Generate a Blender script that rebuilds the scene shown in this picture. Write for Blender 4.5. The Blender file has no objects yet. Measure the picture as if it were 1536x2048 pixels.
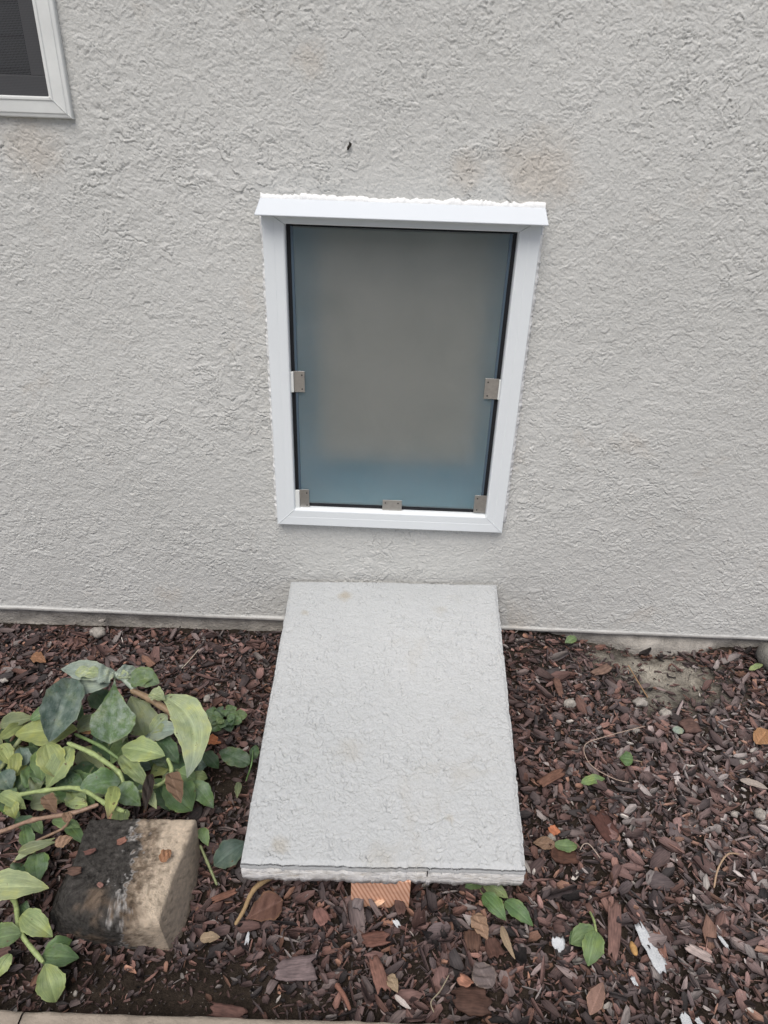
import bpy, math, random
import numpy as np
from mathutils import Vector, Matrix
R = math.radians
SC = bpy.context.scene
COL = SC.collection

# ---------------------------------------------------------------- camera
CAMZ = 1.08
YAW, PITCH, ROLL, FPX = -0.00992, 0.51948, 0.03453, 1420.6
cy, sy, cp, sp = math.cos(YAW), math.sin(YAW), math.cos(PITCH), math.sin(PITCH)
_f = np.array([sy*cp, cy*cp, -sp]); _r = np.array([cy, -sy, 0.0]); _u = np.cross(_r, _f)
cr, sr = math.cos(ROLL), math.sin(ROLL)
_r, _u = cr*_r + sr*_u, -sr*_r + cr*_u
CAM = np.array([0, -1.3, CAMZ])
cd = bpy.data.cameras.new('camera'); cam = bpy.data.objects.new('camera', cd); COL.objects.link(cam)
M = Matrix(((_r[0], _u[0], -_f[0], CAM[0]), (_r[1], _u[1], -_f[1], CAM[1]), (_r[2], _u[2], -_f[2], CAM[2]), (0, 0, 0, 1)))
cam.matrix_world = M
cd.sensor_fit = 'VERTICAL'; cd.sensor_height = 24; cd.lens = 24*FPX/2048; cd.clip_start = 0.02; cd.clip_end = 500
SC.camera = cam

# ---------------------------------------------------------------- light
W = bpy.data.worlds.new('World'); SC.world = W; W.use_nodes = True
nt = W.node_tree; sky = nt.nodes.new('ShaderNodeTexSky'); sky.sky_type = 'NISHITA'; sky.sun_disc = False
SUN_EL, SUN_ROT = R(60), R(192)
sky.sun_elevation = SUN_EL; sky.sun_rotation = SUN_ROT; sky.air_density = 0.6; sky.dust_density = 4.0; sky.ozone_density = 0.6
nt.links.new(sky.outputs[0], nt.nodes['Background'].inputs[0]); nt.nodes['Background'].inputs[1].default_value = 0.105
sl = bpy.data.lights.new('sun', 'SUN'); sl.energy = 1.9; sl.angle = R(42); sl.color = (1, 0.985, 0.95)
so = bpy.data.objects.new('sun', sl); COL.objects.link(so)
sd = Vector((math.sin(SUN_ROT)*math.cos(SUN_EL), math.cos(SUN_ROT)*math.cos(SUN_EL), math.sin(SUN_EL)))
so.rotation_euler = sd.to_track_quat('Z', 'Y').to_euler(); so.location = (0, -3, 4)
vs = SC.view_settings; vs.view_transform = 'Standard'; vs.look = 'None'; vs.gamma = 1; vs.use_curve_mapping = False; vs.exposure = 0.28

# ---------------------------------------------------------------- helpers
def ray(u, v): return _f + _r*(u-768)/FPX - _u*(v-1024)/FPX
def atz(u, v, z=0.0): d = ray(u, v); return CAM + d*(z-CAMZ)/d[2]
def aty(u, v, y=0.0): d = ray(u, v); return CAM + d*(y+1.3)/d[1]
def pxm(p): return FPX/float((np.array(p)-CAM)@_f)      # pixels per metre at p

_tabs = {}
def vn(x, y, seed=0):
    if seed not in _tabs: _tabs[seed] = np.random.RandomState(seed).rand(256, 256)*2-1
    T = _tabs[seed]; x = np.asarray(x, float); y = np.asarray(y, float)
    ix = np.floor(x).astype(int); iy = np.floor(y).astype(int); fx = x-ix; fy = y-iy
    fx = fx*fx*fx*(fx*(fx*6-15)+10); fy = fy*fy*fy*(fy*(fy*6-15)+10)
    a = T[ix & 255, iy & 255]; b = T[(ix+1) & 255, iy & 255]; c = T[ix & 255, (iy+1) & 255]; d = T[(ix+1) & 255, (iy+1) & 255]
    return (a*(1-fx)+b*fx)*(1-fy)+(c*(1-fx)+d*fx)*fy
def fbm(x, y, n=3, seed=0, g=0.5):
    s = 0; a = 1; t = 0
    for k in range(n): s = s+a*vn(x*2**k+k*17.3, y*2**k+k*9.1, seed+k); t += a; a *= g
    return s/t
def sst(a, b, x): t = np.clip((x-a)/(b-a), 0, 1); return t*t*(3-2*t)

def mesh(name, V, F, mat, parent=None, smooth=True, col=None, uv=None, colname='Col'):
    me = bpy.data.meshes.new(name); V = np.asarray(V, np.float32)
    if isinstance(F, np.ndarray):
        k = F.shape[1]; me.vertices.add(len(V)); me.vertices.foreach_set('co', V.ravel())
        me.loops.add(F.size); me.loops.foreach_set('vertex_index', F.ravel().astype(np.int32))
        me.polygons.add(len(F)); me.polygons.foreach_set('loop_start', np.arange(0, F.size, k, dtype=np.int32))
        me.update(calc_edges=True)
    else: me.from_pydata(V.tolist(), [], F)
    if smooth: me.polygons.foreach_set('use_smooth', np.ones(len(me.polygons), bool))
    if col is not None:
        a = me.color_attributes.new(colname, 'FLOAT_COLOR', 'POINT')
        c = np.ones((len(V), 4), np.float32); col = np.asarray(col, np.float32); c[:, :col.shape[-1]] = col
        a.data.foreach_set('color', c.ravel())
    if uv is not None:
        l = me.uv_layers.new(name='UV'); li = np.zeros(len(me.loops), np.int32); me.loops.foreach_get('vertex_index', li)
        l.data.foreach_set('uv', np.asarray(uv, np.float32)[li].ravel())
    for m in (mat if isinstance(mat, (list, tuple)) else [mat]): me.materials.append(m)
    me.validate(); me.update()
    o = bpy.data.objects.new(name, me); COL.objects.link(o)
    if parent: o.parent = parent
    return o
def tag(o, label=None, cat=None, group=None, kind=None):
    if label: o['label'] = label
    if cat: o['category'] = cat
    if group: o['group'] = group
    if kind: o['kind'] = kind
    return o
def thing(name, label, cat, loc=(0, 0, 0), group=None):
    o = bpy.data.objects.new(name, None); o.empty_display_size = 0.05; COL.objects.link(o); o.location = (float(loc[0]), float(loc[1]), float(loc[2]))
    return tag(o, label, cat, group)
def part(o, parent):     # geometry is written in world coordinates: take the parent's place out of it
    o.parent = parent; L = parent.location.copy(); p = parent.parent
    while p: L += p.location; p = p.parent
    o.data.transform(Matrix.Translation(-L)); return o
def center(o):           # a single-mesh thing: put its origin at its base
    me = o.data; n = len(me.vertices); a = np.zeros(n*3, np.float32); me.vertices.foreach_get('co', a); a = a.reshape(-1, 3)
    c = Vector((float(a[:, 0].mean()), float(a[:, 1].mean()), float(a[:, 2].min()))); me.transform(Matrix.Translation(-c)); o.location = c; return o
def gridF(nu, nv):       # vertices laid out [i*nv+j]
    i, j = np.meshgrid(np.arange(nu-1), np.arange(nv-1), indexing='ij'); a = (i*nv+j).ravel()
    return np.stack([a, a+nv, a+nv+1, a+1], 1)
def boxVF(x0, x1, y0, y1, z0, z1):
    V = [(x, y, z) for x in (x0, x1) for y in (y0, y1) for z in (z0, z1)]
    return V, [(0, 1, 3, 2), (4, 6, 7, 5), (0, 4, 5, 1), (2, 3, 7, 6), (0, 2, 6, 4), (1, 5, 7, 3)]
def bevel(o, w=0.0015, seg=2):
    m = o.modifiers.new('bevel', 'BEVEL'); m.width = w; m.segments = seg; m.limit_method = 'ANGLE'; m.angle_limit = R(35); return o
def box(name, b, mat, parent=None, bev=0.0012):
    V, F = boxVF(*b); o = mesh(name, V, F, mat, None, False)
    if bev: bevel(o, bev)
    if parent: part(o, parent)
    return o

# ---------------------------------------------------------------- materials
def newmat(name, rough=0.7, spec=0.3):
    m = bpy.data.materials.new(name); m.use_nodes = True; b = m.node_tree.nodes['Principled BSDF']
    b.inputs['Roughness'].default_value = rough; b.inputs['Specular IOR Level'].default_value = spec
    return m, m.node_tree, b
def N(t, typ, **k):
    n = t.nodes.new(typ)
    for a, v in k.items():
        if a in n.inputs: n.inputs[a].default_value = v
        else: setattr(n, a, v)
    return n
def ramp(t, fac, stops):
    r = t.nodes.new('ShaderNodeValToRGB'); e = r.color_ramp.elements
    while len(e) < len(stops): e.new(0.5)
    for i, (p, c) in enumerate(stops): e[i].position = p; e[i].color = (*c, 1) if len(c) == 3 else c
    t.links.new(fac, r.inputs[0]); return r
def noise(t, scale, detail=4, rough=0.55, co=None, dist=0.0):
    n = N(t, 'ShaderNodeTexNoise', Scale=scale, Detail=detail, Roughness=rough, Distortion=dist)
    if co is not None: t.links.new(co, n.inputs['Vector'])
    return n
def objco(t, scale=None, kind='Object'):
    c = t.nodes.new('ShaderNodeTexCoord'); s = c.outputs[kind]
    if scale: m = t.nodes.new('ShaderNodeMapping'); m.inputs['Scale'].default_value = scale; t.links.new(s, m.inputs[0]); s = m.outputs[0]
    return s
def geoco(t):
    return t.nodes.new('ShaderNodeNewGeometry').outputs['Position']
def bump(t, b, h, strength=0.4, dist=0.001):
    n = N(t, 'ShaderNodeBump', Strength=strength, Distance=dist); t.links.new(h, n.inputs['Height']); t.links.new(n.outputs[0], b.inputs['Normal']); return n
def mixc(t, f, a, b, mode='MIX'):
    m = t.nodes.new('ShaderNodeMix'); m.data_type = 'RGBA'; m.blend_type = mode
    for s, v in ((0, f), (6, a), (7, b)):
        if hasattr(v, 'links') or hasattr(v, 'is_linked'): t.links.new(v, m.inputs[s])
        else: m.inputs[s].default_value = v if s == 0 else (*v, 1)
    return m.outputs[2]

def stucco_mat(name, base, alt, stain, spots=()):
    m, t, b = newmat(name, 0.72, 0.35); co = geoco(t)
    c1 = ramp(t, noise(t, 2.2, 5, 0.6, co).outputs[0], [(0.35, base), (0.7, alt)]).outputs[0]
    st = ramp(t, noise(t, 5.5, 6, 0.65, co, 0.4).outputs[0], [(0.60, (0, 0, 0)), (0.78, (1, 1, 1))]).outputs[0]
    mm = N(t, 'ShaderNodeMath', operation='MULTIPLY'); mm.inputs[1].default_value = 0.45; t.links.new(st, mm.inputs[0])
    c2 = mixc(t, mm.outputs[0], c1, stain)
    for (px_, py_, pz_, rad, amt, sc) in spots:
        d = N(t, 'ShaderNodeVectorMath', operation='DISTANCE'); d.inputs[1].default_value = (px_, py_, pz_); t.links.new(co, d.inputs[0])
        nz2 = noise(t, sc, 5, 0.65, co); a1 = N(t, 'ShaderNodeMath', operation='MULTIPLY_ADD'); a1.inputs[1].default_value = -1.0/rad; a1.inputs[2].default_value = 0.55; t.links.new(d.outputs['Value'], a1.inputs[0])
        a2 = N(t, 'ShaderNodeMath', operation='ADD'); t.links.new(a1.outputs[0], a2.inputs[0]); t.links.new(nz2.outputs[0], a2.inputs[1])
        r2 = ramp(t, a2.outputs[0], [(0.42, (0, 0, 0)), (0.85, (amt,)*3)]); c2 = mixc(t, r2.outputs[0], c2, stain)
    sp_ = ramp(t, noise(t, 330, 2, 0.5, co).outputs[0], [(0.2, (0.86, 0.86, 0.86)), (0.6, (1, 1, 1))]).outputs[0]
    c3 = mixc(t, 1.0, c2, sp_, 'MULTIPLY')
    t.links.new(c3, b.inputs['Base Color'])
    h = noise(t, 420, 3, 0.6, co).outputs[0]; bump(t, b, h, 0.9, 0.0009)
    return m
_sp = lambda u, v, r, a, sc: (*[float(q) for q in aty(u, v, 0)], r, a, sc)
M_stucco = stucco_mat('stucco', (0.505, 0.510, 0.488), (0.555, 0.560, 0.538), (0.45, 0.385, 0.31), [_sp(1075, 345, .13, .42, 14), _sp(930, 340, .06, .35, 30), _sp(60, 290, .10, .35, 25), _sp(620, 120, .05, .3, 40)])
M_ramp = stucco_mat('ramp_stucco', (0.425, 0.443, 0.446), (0.470, 0.485, 0.486), (0.36, 0.33, 0.27), [(*[float(q) for q in atz(u, v, z)], r, a, 60) for u, v, z, r, a in ((690, 1192, .16, .030, .8), (610, 1222, .158, .018, .7), (900, 1640, .118, .015, .6), (560, 1690, .115, .03, .5), (880, 1225, .158, .03, .3), (700, 1500, .13, .05, .25))])
M_foam, t, b = newmat('foam_edge', 0.8, 0.2); co = geoco(t)
mp = N(t, 'ShaderNodeMapping'); mp.inputs['Scale'].default_value = (45, 45, 130); t.links.new(co, mp.inputs[0])
nz = noise(t, 1.0, 6, 0.7, mp.outputs[0]); t.links.new(ramp(t, nz.outputs[0], [(0.28, (0.40, 0.36, 0.30)), (0.42, (0.60, 0.59, 0.56)), (0.62, (0.70, 0.70, 0.69))]).outputs[0], b.inputs['Base Color']); bump(t, b, nz.outputs[0], 0.9, 0.004)

def plain(name, c, rough=0.4, spec=0.5, n=0.0, ns=30, bs=0.0, bd=0.0005, metal=0):
    m, t, b = newmat(name, rough, spec); b.inputs['Metallic'].default_value = metal
    co = geoco(t)
    nz = noise(t, ns, 5, 0.6, co)
    lo = tuple(x*(1-n) for x in c); t.links.new(ramp(t, nz.outputs[0], [(0.3, lo), (0.65, c)]).outputs[0], b.inputs['Base Color'])
    rr = ramp(t, nz.outputs[0], [(0.3, (rough*1.15,)*3), (0.7, (rough*0.9,)*3)]); t.links.new(rr.outputs[0], b.inputs['Roughness'])
    if bs: bump(t, b, noise(t, ns*6, 3, 0.6, co).outputs[0], bs, bd)
    return m
M_white = plain('white_coated_frame', (0.69, 0.73, 0.745), 0.32, 0.5, 0.03, 8)
M_awn = plain('white_awning', (0.60, 0.64, 0.675), 0.4, 0.5, 0.02, 8)
M_vinyl = plain('aged_white_vinyl', (0.68, 0.70, 0.68), 0.42, 0.4, 0.10, 22)
M_caulk = plain('caulk', (0.74, 0.75, 0.74), 0.5, 0.4, 0.05, 60, 0.5, 0.001)
M_black = plain('black_gasket', (0.012, 0.013, 0.016), 0.6, 0.3, 0.2, 40)
M_seam = plain('seam', (0.10, 0.10, 0.10), 0.8, 0.1)
M_steel = plain('brushed_steel', (0.42, 0.40, 0.37), 0.36, 0.5, 0.18, 120, 0.2, 0.0002, 0.85)
M_hole = plain('screw_hole', (0.02, 0.02, 0.02), 0.6)
M_speck = plain('dark_speck', (0.03, 0.027, 0.022), 0.8, 0.2, 0.3, 200)
M_found = plain('foundation', (0.42, 0.395, 0.355), 0.9, 0.15, 0.45, 30, 1.0, 0.004)
M_screed = plain('screed', (0.33, 0.325, 0.31), 0.7, 0.3, 0.25, 60, 0.6, 0.001)
M_curb = plain('curb', (0.36, 0.31, 0.255), 0.9, 0.2, 0.35, 25, 0.8, 0.002)
M_bounce_paving = plain('bounce_paving', (0.58, 0.56, 0.53), 0.9, 0.2, 0.25, 8, 0.6, 0.002)  # added paving out of view, kept pale to throw light onto the lower wall
M_stone = plain('pale_stone', (0.42, 0.39, 0.35), 0.8, 0.25, 0.5, 120, 0.8, 0.002)
M_rock = plain('grey_rock', (0.22, 0.21, 0.19), 0.9, 0.2, 0.4, 30, 1.0, 0.004)
M_flake = plain('paint_flake', (0.62, 0.645, 0.66), 0.6, 0.3, 0.15, 120, 1.0, 0.002)
M_tunnel = plain('tunnel_lining', (0.42, 0.82, 0.97), 0.5, 0.4, 0.05, 5)
M_inner = plain('inner_panel', (0.84, 0.74, 0.60), 0.7, 0.2, 0.08, 5)
M_dark = plain('dark_room', (0.03, 0.03, 0.035), 0.8, 0.2)
M_blind = plain('blind', (0.10, 0.105, 0.115), 0.7, 0.2, 0.1, 12)

# frosted flexible flap: blurs and tints what is behind it
M_flap = bpy.data.materials.new('frosted_flap'); M_flap.use_nodes = True; t = M_flap.node_tree; t.nodes.clear()
out = N(t, 'ShaderNodeOutputMaterial'); rf = N(t, 'ShaderNodeBsdfRefraction', Roughness=0.98, IOR=1.38); rf.inputs['Color'].default_value = (0.86, 0.90, 0.92, 1)
df = N(t, 'ShaderNodeBsdfDiffuse'); sm_ = ramp(t, noise(t, 9, 6, 0.7, geoco(t), 0.6).outputs[0], [(0.35, (0.150, 0.172, 0.175)), (0.70, (0.215, 0.232, 0.232))]); t.links.new(sm_.outputs[0], df.inputs['Color'])
mx = N(t, 'ShaderNodeMixShader'); mx.inputs[0].default_value = 0.5; t.links.new(rf.outputs[0], mx.inputs[1]); t.links.new(df.outputs[0], mx.inputs[2])
gl = N(t, 'ShaderNodeBsdfGlossy', Roughness=0.45); fr = N(t, 'ShaderNodeFresnel', IOR=1.35); mx2 = N(t, 'ShaderNodeMixShader')
t.links.new(fr.outputs[0], mx2.inputs[0]); t.links.new(mx.outputs[0], mx2.inputs[1]); t.links.new(gl.outputs[0], mx2.inputs[2])
bn = N(t, 'ShaderNodeBump', Strength=0.25, Distance=0.0004); t.links.new(noise(t, 700, 2, 0.5, geoco(t)).outputs[0], bn.inputs['Height'])
for n_ in (rf, df, gl): t.links.new(bn.outputs[0], n_.inputs['Normal'])
t.links.new(mx2.outputs[0], out.inputs[0])

# mulch / chips: colour per chip, fibres along the chip
def attrmat(name, rough, fibre=True, bs=0.6, bd=0.0012, spec=0.25, fs=(60, 420, 1)):
    m, t, b = newmat(name, rough, spec); a = N(t, 'ShaderNodeVertexColor', layer_name='Col')
    co = objco(t, fs, 'UV') if fibre else geoco(t)
    nz = noise(t, 1.0 if fibre else 260, 5, 0.65, co)
    v = ramp(t, nz.outputs[0], [(0.25, (0.45,)*3), (0.52, (1, 1, 1)), (0.8, (1.5, 1.45, 1.4))]).outputs[0]
    t.links.new(mixc(t, 1.0, a.outputs[0], v, 'MULTIPLY'), b.inputs['Base Color']); bump(t, b, nz.outputs[0], bs, bd)
    return m
M_chip = attrmat('bark_chip', 0.75)
M_dead = attrmat('dead_leaf', 0.8, True, 0.7, 0.001, 0.2, (40, 150, 1))
# leaf
M_leaf, t, b = newmat('leaf', 0.36, 0.5); a = N(t, 'ShaderNodeVertexColor', layer_name='Col')
co = objco(t, (2.5, 45, 1), 'UV'); nz = noise(t, 1.0, 4, 0.6, co)
v = ramp(t, nz.outputs[0], [(0.3, (0.72,)*3), (0.7, (1.22,)*3)]).outputs[0]
c1 = mixc(t, 1.0, a.outputs[0], v, 'MULTIPLY')
fr1 = ramp(t, noise(t, 55, 6, 0.7, geoco(t)).outputs[0], [(0.42, (0, 0, 0)), (0.68, (1, 1, 1))]).outputs[0]
mm = N(t, 'ShaderNodeMath', operation='MULTIPLY'); t.links.new(fr1, mm.inputs[0]); t.links.new(a.outputs[1], mm.inputs[1])
c2 = mixc(t, mm.outputs[0], c1, (0.34, 0.40, 0.36))
bl_ = ramp(t, noise(t, 38, 4, 0.6, geoco(t)).outputs[0], [(0.3, (0.70, 0.76, 0.80)), (0.55, (1, 1, 1)), (0.75, (1.25, 1.16, 0.85))]).outputs[0]
c2 = mixc(t, 1.0, c2, bl_, 'MULTIPLY')
sp2 = ramp(t, noise(t, 130, 3, 0.6, geoco(t)).outputs[0], [(0.66, (0, 0, 0)), (0.73, (1, 1, 1))]).outputs[0]; c2 = mixc(t, sp2, c2, (0.12, 0.08, 0.04))
t.links.new(c2, b.inputs['Base Color']); bump(t, b, nz.outputs[0], 0.8, 0.002)
tr = N(t, 'ShaderNodeBsdfTranslucent'); t.links.new(c2, tr.inputs[0]); ms = N(t, 'ShaderNodeMixShader'); ms.inputs[0].default_value = 0.22
o_ = t.nodes['Material Output']; t.links.new(b.outputs[0], ms.inputs[1]); t.links.new(tr.outputs[0], ms.inputs[2]); t.links.new(ms.outputs[0], o_.inputs[0])
M_stem = attrmat('stem', 0.5, True, 0.3, 0.0008, 0.4, (20, 3, 1))

# soil
M_soil, t, b = newmat('soil', 0.95, 0.1); a = N(t, 'ShaderNodeVertexColor', layer_name='Col'); co = geoco(t)
nz = noise(t, 160, 6, 0.7, co)
t.links.new(mixc(t, 1.0, a.outputs[0], ramp(t, nz.outputs[0], [(0.3, (0.5,)*3), (0.6, (1.1,)*3), (0.78, (1.9,)*3)]).outputs[0], 'MULTIPLY'), b.inputs['Base Color'])
bump(t, b, nz.outputs[0], 1.0, 0.006)
# sawn timber end
M_wood, t, b = newmat('sawn_timber', 0.7, 0.25); co = objco(t)
mp = N(t, 'ShaderNodeMapping'); mp.inputs['Rotation'].default_value = (0, R(22), 0); t.links.new(co, mp.inputs[0])
wv = N(t, 'ShaderNodeTexWave', Scale=52.0, Distortion=0.35, Detail=1.0); wv.inputs['Detail Scale'].default_value = 0.3; t.links.new(mp.outputs[0], wv.inputs[0])
nz = noise(t, 60, 4, 0.6, co)
c1 = ramp(t, wv.outputs[0], [(0.0, (0.44, 0.21, 0.13)), (0.35, (0.60, 0.33, 0.22)), (1.0, (0.70, 0.44, 0.31))]).outputs[0]
t.links.new(mixc(t, 1.0, c1, ramp(t, nz.outputs[0], [(0.3, (0.8,)*3), (0.6, (1, 1, 1))]).outputs[0], 'MULTIPLY'), b.inputs['Base Color'])

# ---------------------------------------------------------------- stucco relief
def stucco_h(x, z, k=1.0, groove=0.6, step=1.0, worm=0.35):
    wx = x+0.0034*vn(x/0.0095, z/0.0095, 11)+0.0022*vn(x/0.0042, z/0.0042, 12)+0.006*vn(x/0.03, z/0.03, 15)
    wz = z+0.0034*vn(x/0.0095, z/0.0095, 13)+0.0022*vn(x/0.0042, z/0.0042, 14)+0.006*vn(x/0.03, z/0.03, 16)
    a = fbm(wx/0.050, wz/0.036, 2, 21, 0.7)
    tt = a*3.6+20; fl = np.floor(tt); fr = tt-fl
    gate = sst(-0.25, 0.30, vn(wx/0.028, wz/0.024, 22))            # an edge fades in and out along its run
    ms = 0.25+0.75*sst(-0.6, 0.5, vn(x/0.19, z/0.15, 31))
    amp = (0.25+0.75*ms)*(0.25+0.75*gate)
    h = (sst(0.0, 0.10, fr)-fr)*0.00125*step*amp
    h = h-groove*0.0009*np.exp(-((fr-0.985)/0.035)**2)*amp
    b_ = fbm(wx/0.016+40, wz/0.012+9, 2, 25, 0.6); tb = b_*2.6+20; fb = tb-np.floor(tb)
    g2 = sst(-0.1, 0.45, vn(wx/0.022, wz/0.02, 26))
    h = h+(sst(0.0, 0.16, fb)-fb)*0.00085*g2*step
    h = h+0.00038*vn(wx/0.0062, wz/0.0046, 41)*(0.6+0.4*ms)+0.00032*vn(wx/0.0033, wz/0.0029, 42)
    wf = fbm(wx/0.021+7, wz/0.019+3, 2, 28, 0.8); wg = sst(0.0, 0.35, vn(wx/0.014+5, wz/0.014, 29))
    h = h-worm*0.0011*np.exp(-(wf/0.055)**2)*wg
    return h*k+0.0020*vn(x/0.30, z/0.30, 51)

# ---------------------------------------------------------------- door geometry numbers
DX0, DZ1, DW, DH = -0.23624, -0.16785+CAMZ, 0.47293, 0.60425
DX1, DZ0 = DX0+DW, DZ1-DH
TW = 0.024; DZ1 = (aty(570, 449, -0.02)[2]+aty(1033, 465, -0.02)[2])/2+TW
FW = 0.0385
WX, WZ = -0.53512, -0.03357+CAMZ      # lower right corner of the house window
SB = 0.042                             # bottom of the stucco

# ---------------------------------------------------------------- house wall
hw = thing('stucco_wall', 'pale grey rough stucco house wall above the mulch bed', 'wall', (0, 0, 0))
def axis(lo, hi, f0, f1, d):
    a = np.arange(f0, f1, d); L = [f0]; s = d
    while L[-1] > lo: s = min(s*1.06, 0.05); L.append(L[-1]-s)
    Rr = [a[-1]]; s = d
    while Rr[-1] < hi: s = min(s*1.06, 0.05); Rr.append(Rr[-1]+s)
    return np.concatenate([np.array(L[1:][::-1]), a, np.array(Rr[1:])])
xs = axis(-4.0, 4.0, -0.96, 0.92, 0.00135)
zs = axis(SB, 2.9, SB, 1.25, 0.00135); zs = zs[zs >= SB-1e-6]
X, Z = np.meshgrid(xs, zs, indexing='ij')
H = stucco_h(X*1.22, Z*1.22, 1.35, 1.5)
dmp = sst(1.6, 1.0, np.abs(X))*sst(1.7, 1.3, Z); H = H*(0.25+0.75*dmp)
low = sst(SB, SB+0.006, Z); H = H*low+0.003*(1-low)
V = np.stack([X, -H, Z], -1).reshape(-1, 3)
F = gridF(len(xs), len(zs))[:, ::-1]
cxm = V[F][:, :, 0].mean(1); czm = V[F][:, :, 2].mean(1)
hole = (cxm > DX0+0.012) & (cxm < DX1-0.012) & (czm > DZ0+0.012) & (czm < DZ1-0.004)
hole |= (cxm < WX-0.02) & (cxm > WX-1.18) & (czm > WZ+0.02) & (czm < WZ+1.28)
mesh('stucco_face', V, F[~hole], M_stucco, hw, True)
# metal weep screed along the bottom edge and the concrete footing below it
n = 400; xx = np.linspace(-4, 4, n); prof = [(-0.0028, SB+0.0015), (-0.0042, SB-0.0005), (-0.0042, SB-0.0035), (-0.002, SB-0.005), (0.02, SB-0.005)]
V = np.array([[(x, p[0]+0.0008*vn(x/0.03, 0, 5)*(k < 3), p[1]+0.0007*vn(x/0.05, 3, 6)) for k, p in enumerate(prof)] for x in xx]).reshape(-1, 3)
mesh('weep_screed', V, gridF(n, len(prof)), M_screed, hw, True)
n = 500; xx = np.linspace(-4, 4, n); zz = np.linspace(-0.15, SB, 30); X, Z = np.meshgrid(xx, zz, indexing='ij')
Y = 0.012+0.006*fbm(X/0.05, Z/0.03, 4, 71)-0.02*sst(0.5, 0.6, X)*sst(0.8, 0.7, X)*sst(SB, 0.0, Z)
mesh('concrete_foundation', np.stack([X, Y, Z], -1).reshape(-1, 3), gridF(n, 30)[:, ::-1], M_found, hw, True)
# dark speck on the wall
p = aty(698, 292, -0.003)
V = []; 
for i in range(10):
    a0 = i/9; r = 0.0026*math.sin(math.pi*min(max(a0, 0.02), 0.98))**0.6
    for j in range(8):
        th = j*math.pi/4; V.append((p[0]+0.002*math.sin(a0*5)+r*math.cos(th)*(1+.3*math.sin(j*2.3+i)), p[1]-0.001+r*0.7*math.sin(th), p[2]+0.0065-a0*0.013))
Fq = [(i*8+j, i*8+(j+1) % 8, (i+1)*8+(j+1) % 8, (i+1)*8+j) for i in range(9) for j in range(8)]
tag(center(mesh('insect', V, Fq, M_speck)), 'tiny dark brown insect or speck stuck on the stucco above the pet door', 'insect')

# ---------------------------------------------------------------- house window, top left
wn = thing('house_window', 'white vinyl window with dark insect screen at the top left corner', 'window', (WX-0.6, 0, WZ))
def rail(name, pts_outer, pts_inner, mat, parent, y0, y1, lip=0.006, prof=None):
    # mitred rail between outer edge A-B and inner edge C-D (x,z); a small profile across its width
    (A, B), (C, D) = pts_outer, pts_inner; A, B, C, D = map(np.array, (A, B, C, D))
    prof = prof or [(0, y0), (0, y1), (0.12, y1), (0.16, y1-0.0), (1, y1), (1, y0)]
    V = []; 
    for P, Q in ((A, C), (B, D)):
        for s, y in prof: p = P+(Q-P)*s; V.append((p[0], y, p[1]))
    k = len(prof); F = [(i, i+1, k+i+1, k+i) for i in range(k-1)]+[(k-1, 0, k, 2*k-1)]+[tuple(range(k)), tuple(range(2*k-1, k-1, -1))]
    o = mesh(name, V, F, mat, None, False)
    bm_ = o.data; 
    bevel(o, 0.0009, 2); part(o, parent); return o
wp = [(0, 0.0), (0, -0.008), (0.04, -0.0100), (0.20, -0.0112), (0.23, -0.0125), (0.80, -0.0135), (0.83, -0.0150), (0.97, -0.0150), (1.0, -0.0138), (1.0, 0.01)]
ww = 0.0300; g = 0.0003
wx0, wz1 = WX-1.2, WZ+1.3
rail('frame_rail', ((WX-g, WZ), (wx0, WZ)), ((WX-ww-g, WZ+ww), (wx0+ww, WZ+ww)), M_vinyl, wn, 0, 0, prof=wp)
rail('frame_rail', ((WX, WZ+g), (WX, wz1)), ((WX-ww, WZ+ww+g), (WX-ww, wz1-ww)), M_vinyl, wn, 0, 0, prof=wp)
rail('frame_rail', ((wx0, WZ+g), (wx0, wz1)), ((wx0+ww, WZ+ww+g), (wx0+ww, wz1-ww)), M_vinyl, wn, 0, 0, prof=wp)
rail('frame_rail', ((WX-g, wz1), (wx0+g, wz1)), ((WX-ww-g, wz1-ww), (wx0+ww, wz1-ww)), M_vinyl, wn, 0, 0, prof=wp)
M_scr = bpy.data.materials.new('insect_screen'); M_scr.use_nodes = True; t = M_scr.node_tree; b = t.nodes['Principled BSDF']
b.inputs['Base Color'].default_value = (0.06, 0.062, 0.066, 1); b.inputs['Roughness'].default_value = 0.6
co = geoco(t); sx = N(t, 'ShaderNodeSeparateXYZ'); t.links.new(co, sx.inputs[0]); al = []
for ax in (0, 2):
    m1 = N(t, 'ShaderNodeMath', operation='MULTIPLY'); m1.inputs[1].default_value = 1/0.0021; t.links.new(sx.outputs[ax], m1.inputs[0])
    m2 = N(t, 'ShaderNodeMath', operation='FRACT'); t.links.new(m1.outputs[0], m2.inputs[0])
    m3 = N(t, 'ShaderNodeMath', operation='LESS_THAN'); m3.inputs[1].default_value = 0.30; t.links.new(m2.outputs[0], m3.inputs[0]); al.append(m3)
m4 = N(t, 'ShaderNodeMath', operation='MAXIMUM'); t.links.new(al[0].outputs[0], m4.inputs[0]); t.links.new(al[1].outputs[0], m4.inputs[1]); t.links.new(m4.outputs[0], b.inputs['Alpha'])
mesh_o = mesh('insect_screen', [(wx0+ww-.001, -0.012, WZ+ww-.001), (WX-ww+.001, -0.012, WZ+ww-.001), (WX-ww+.001, -0.012, wz1-ww+.001), (wx0+ww-.001, -0.012, wz1-ww+.001)], [(0, 1, 2, 3)], M_scr, None, False); part(mesh_o, wn)
M_glass, t, b = newmat('window_glass', 0.03, 0.5); b.inputs['Base Color'].default_value = (0.03, 0.035, 0.04, 1); b.inputs['Alpha'].default_value = 0.35
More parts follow.
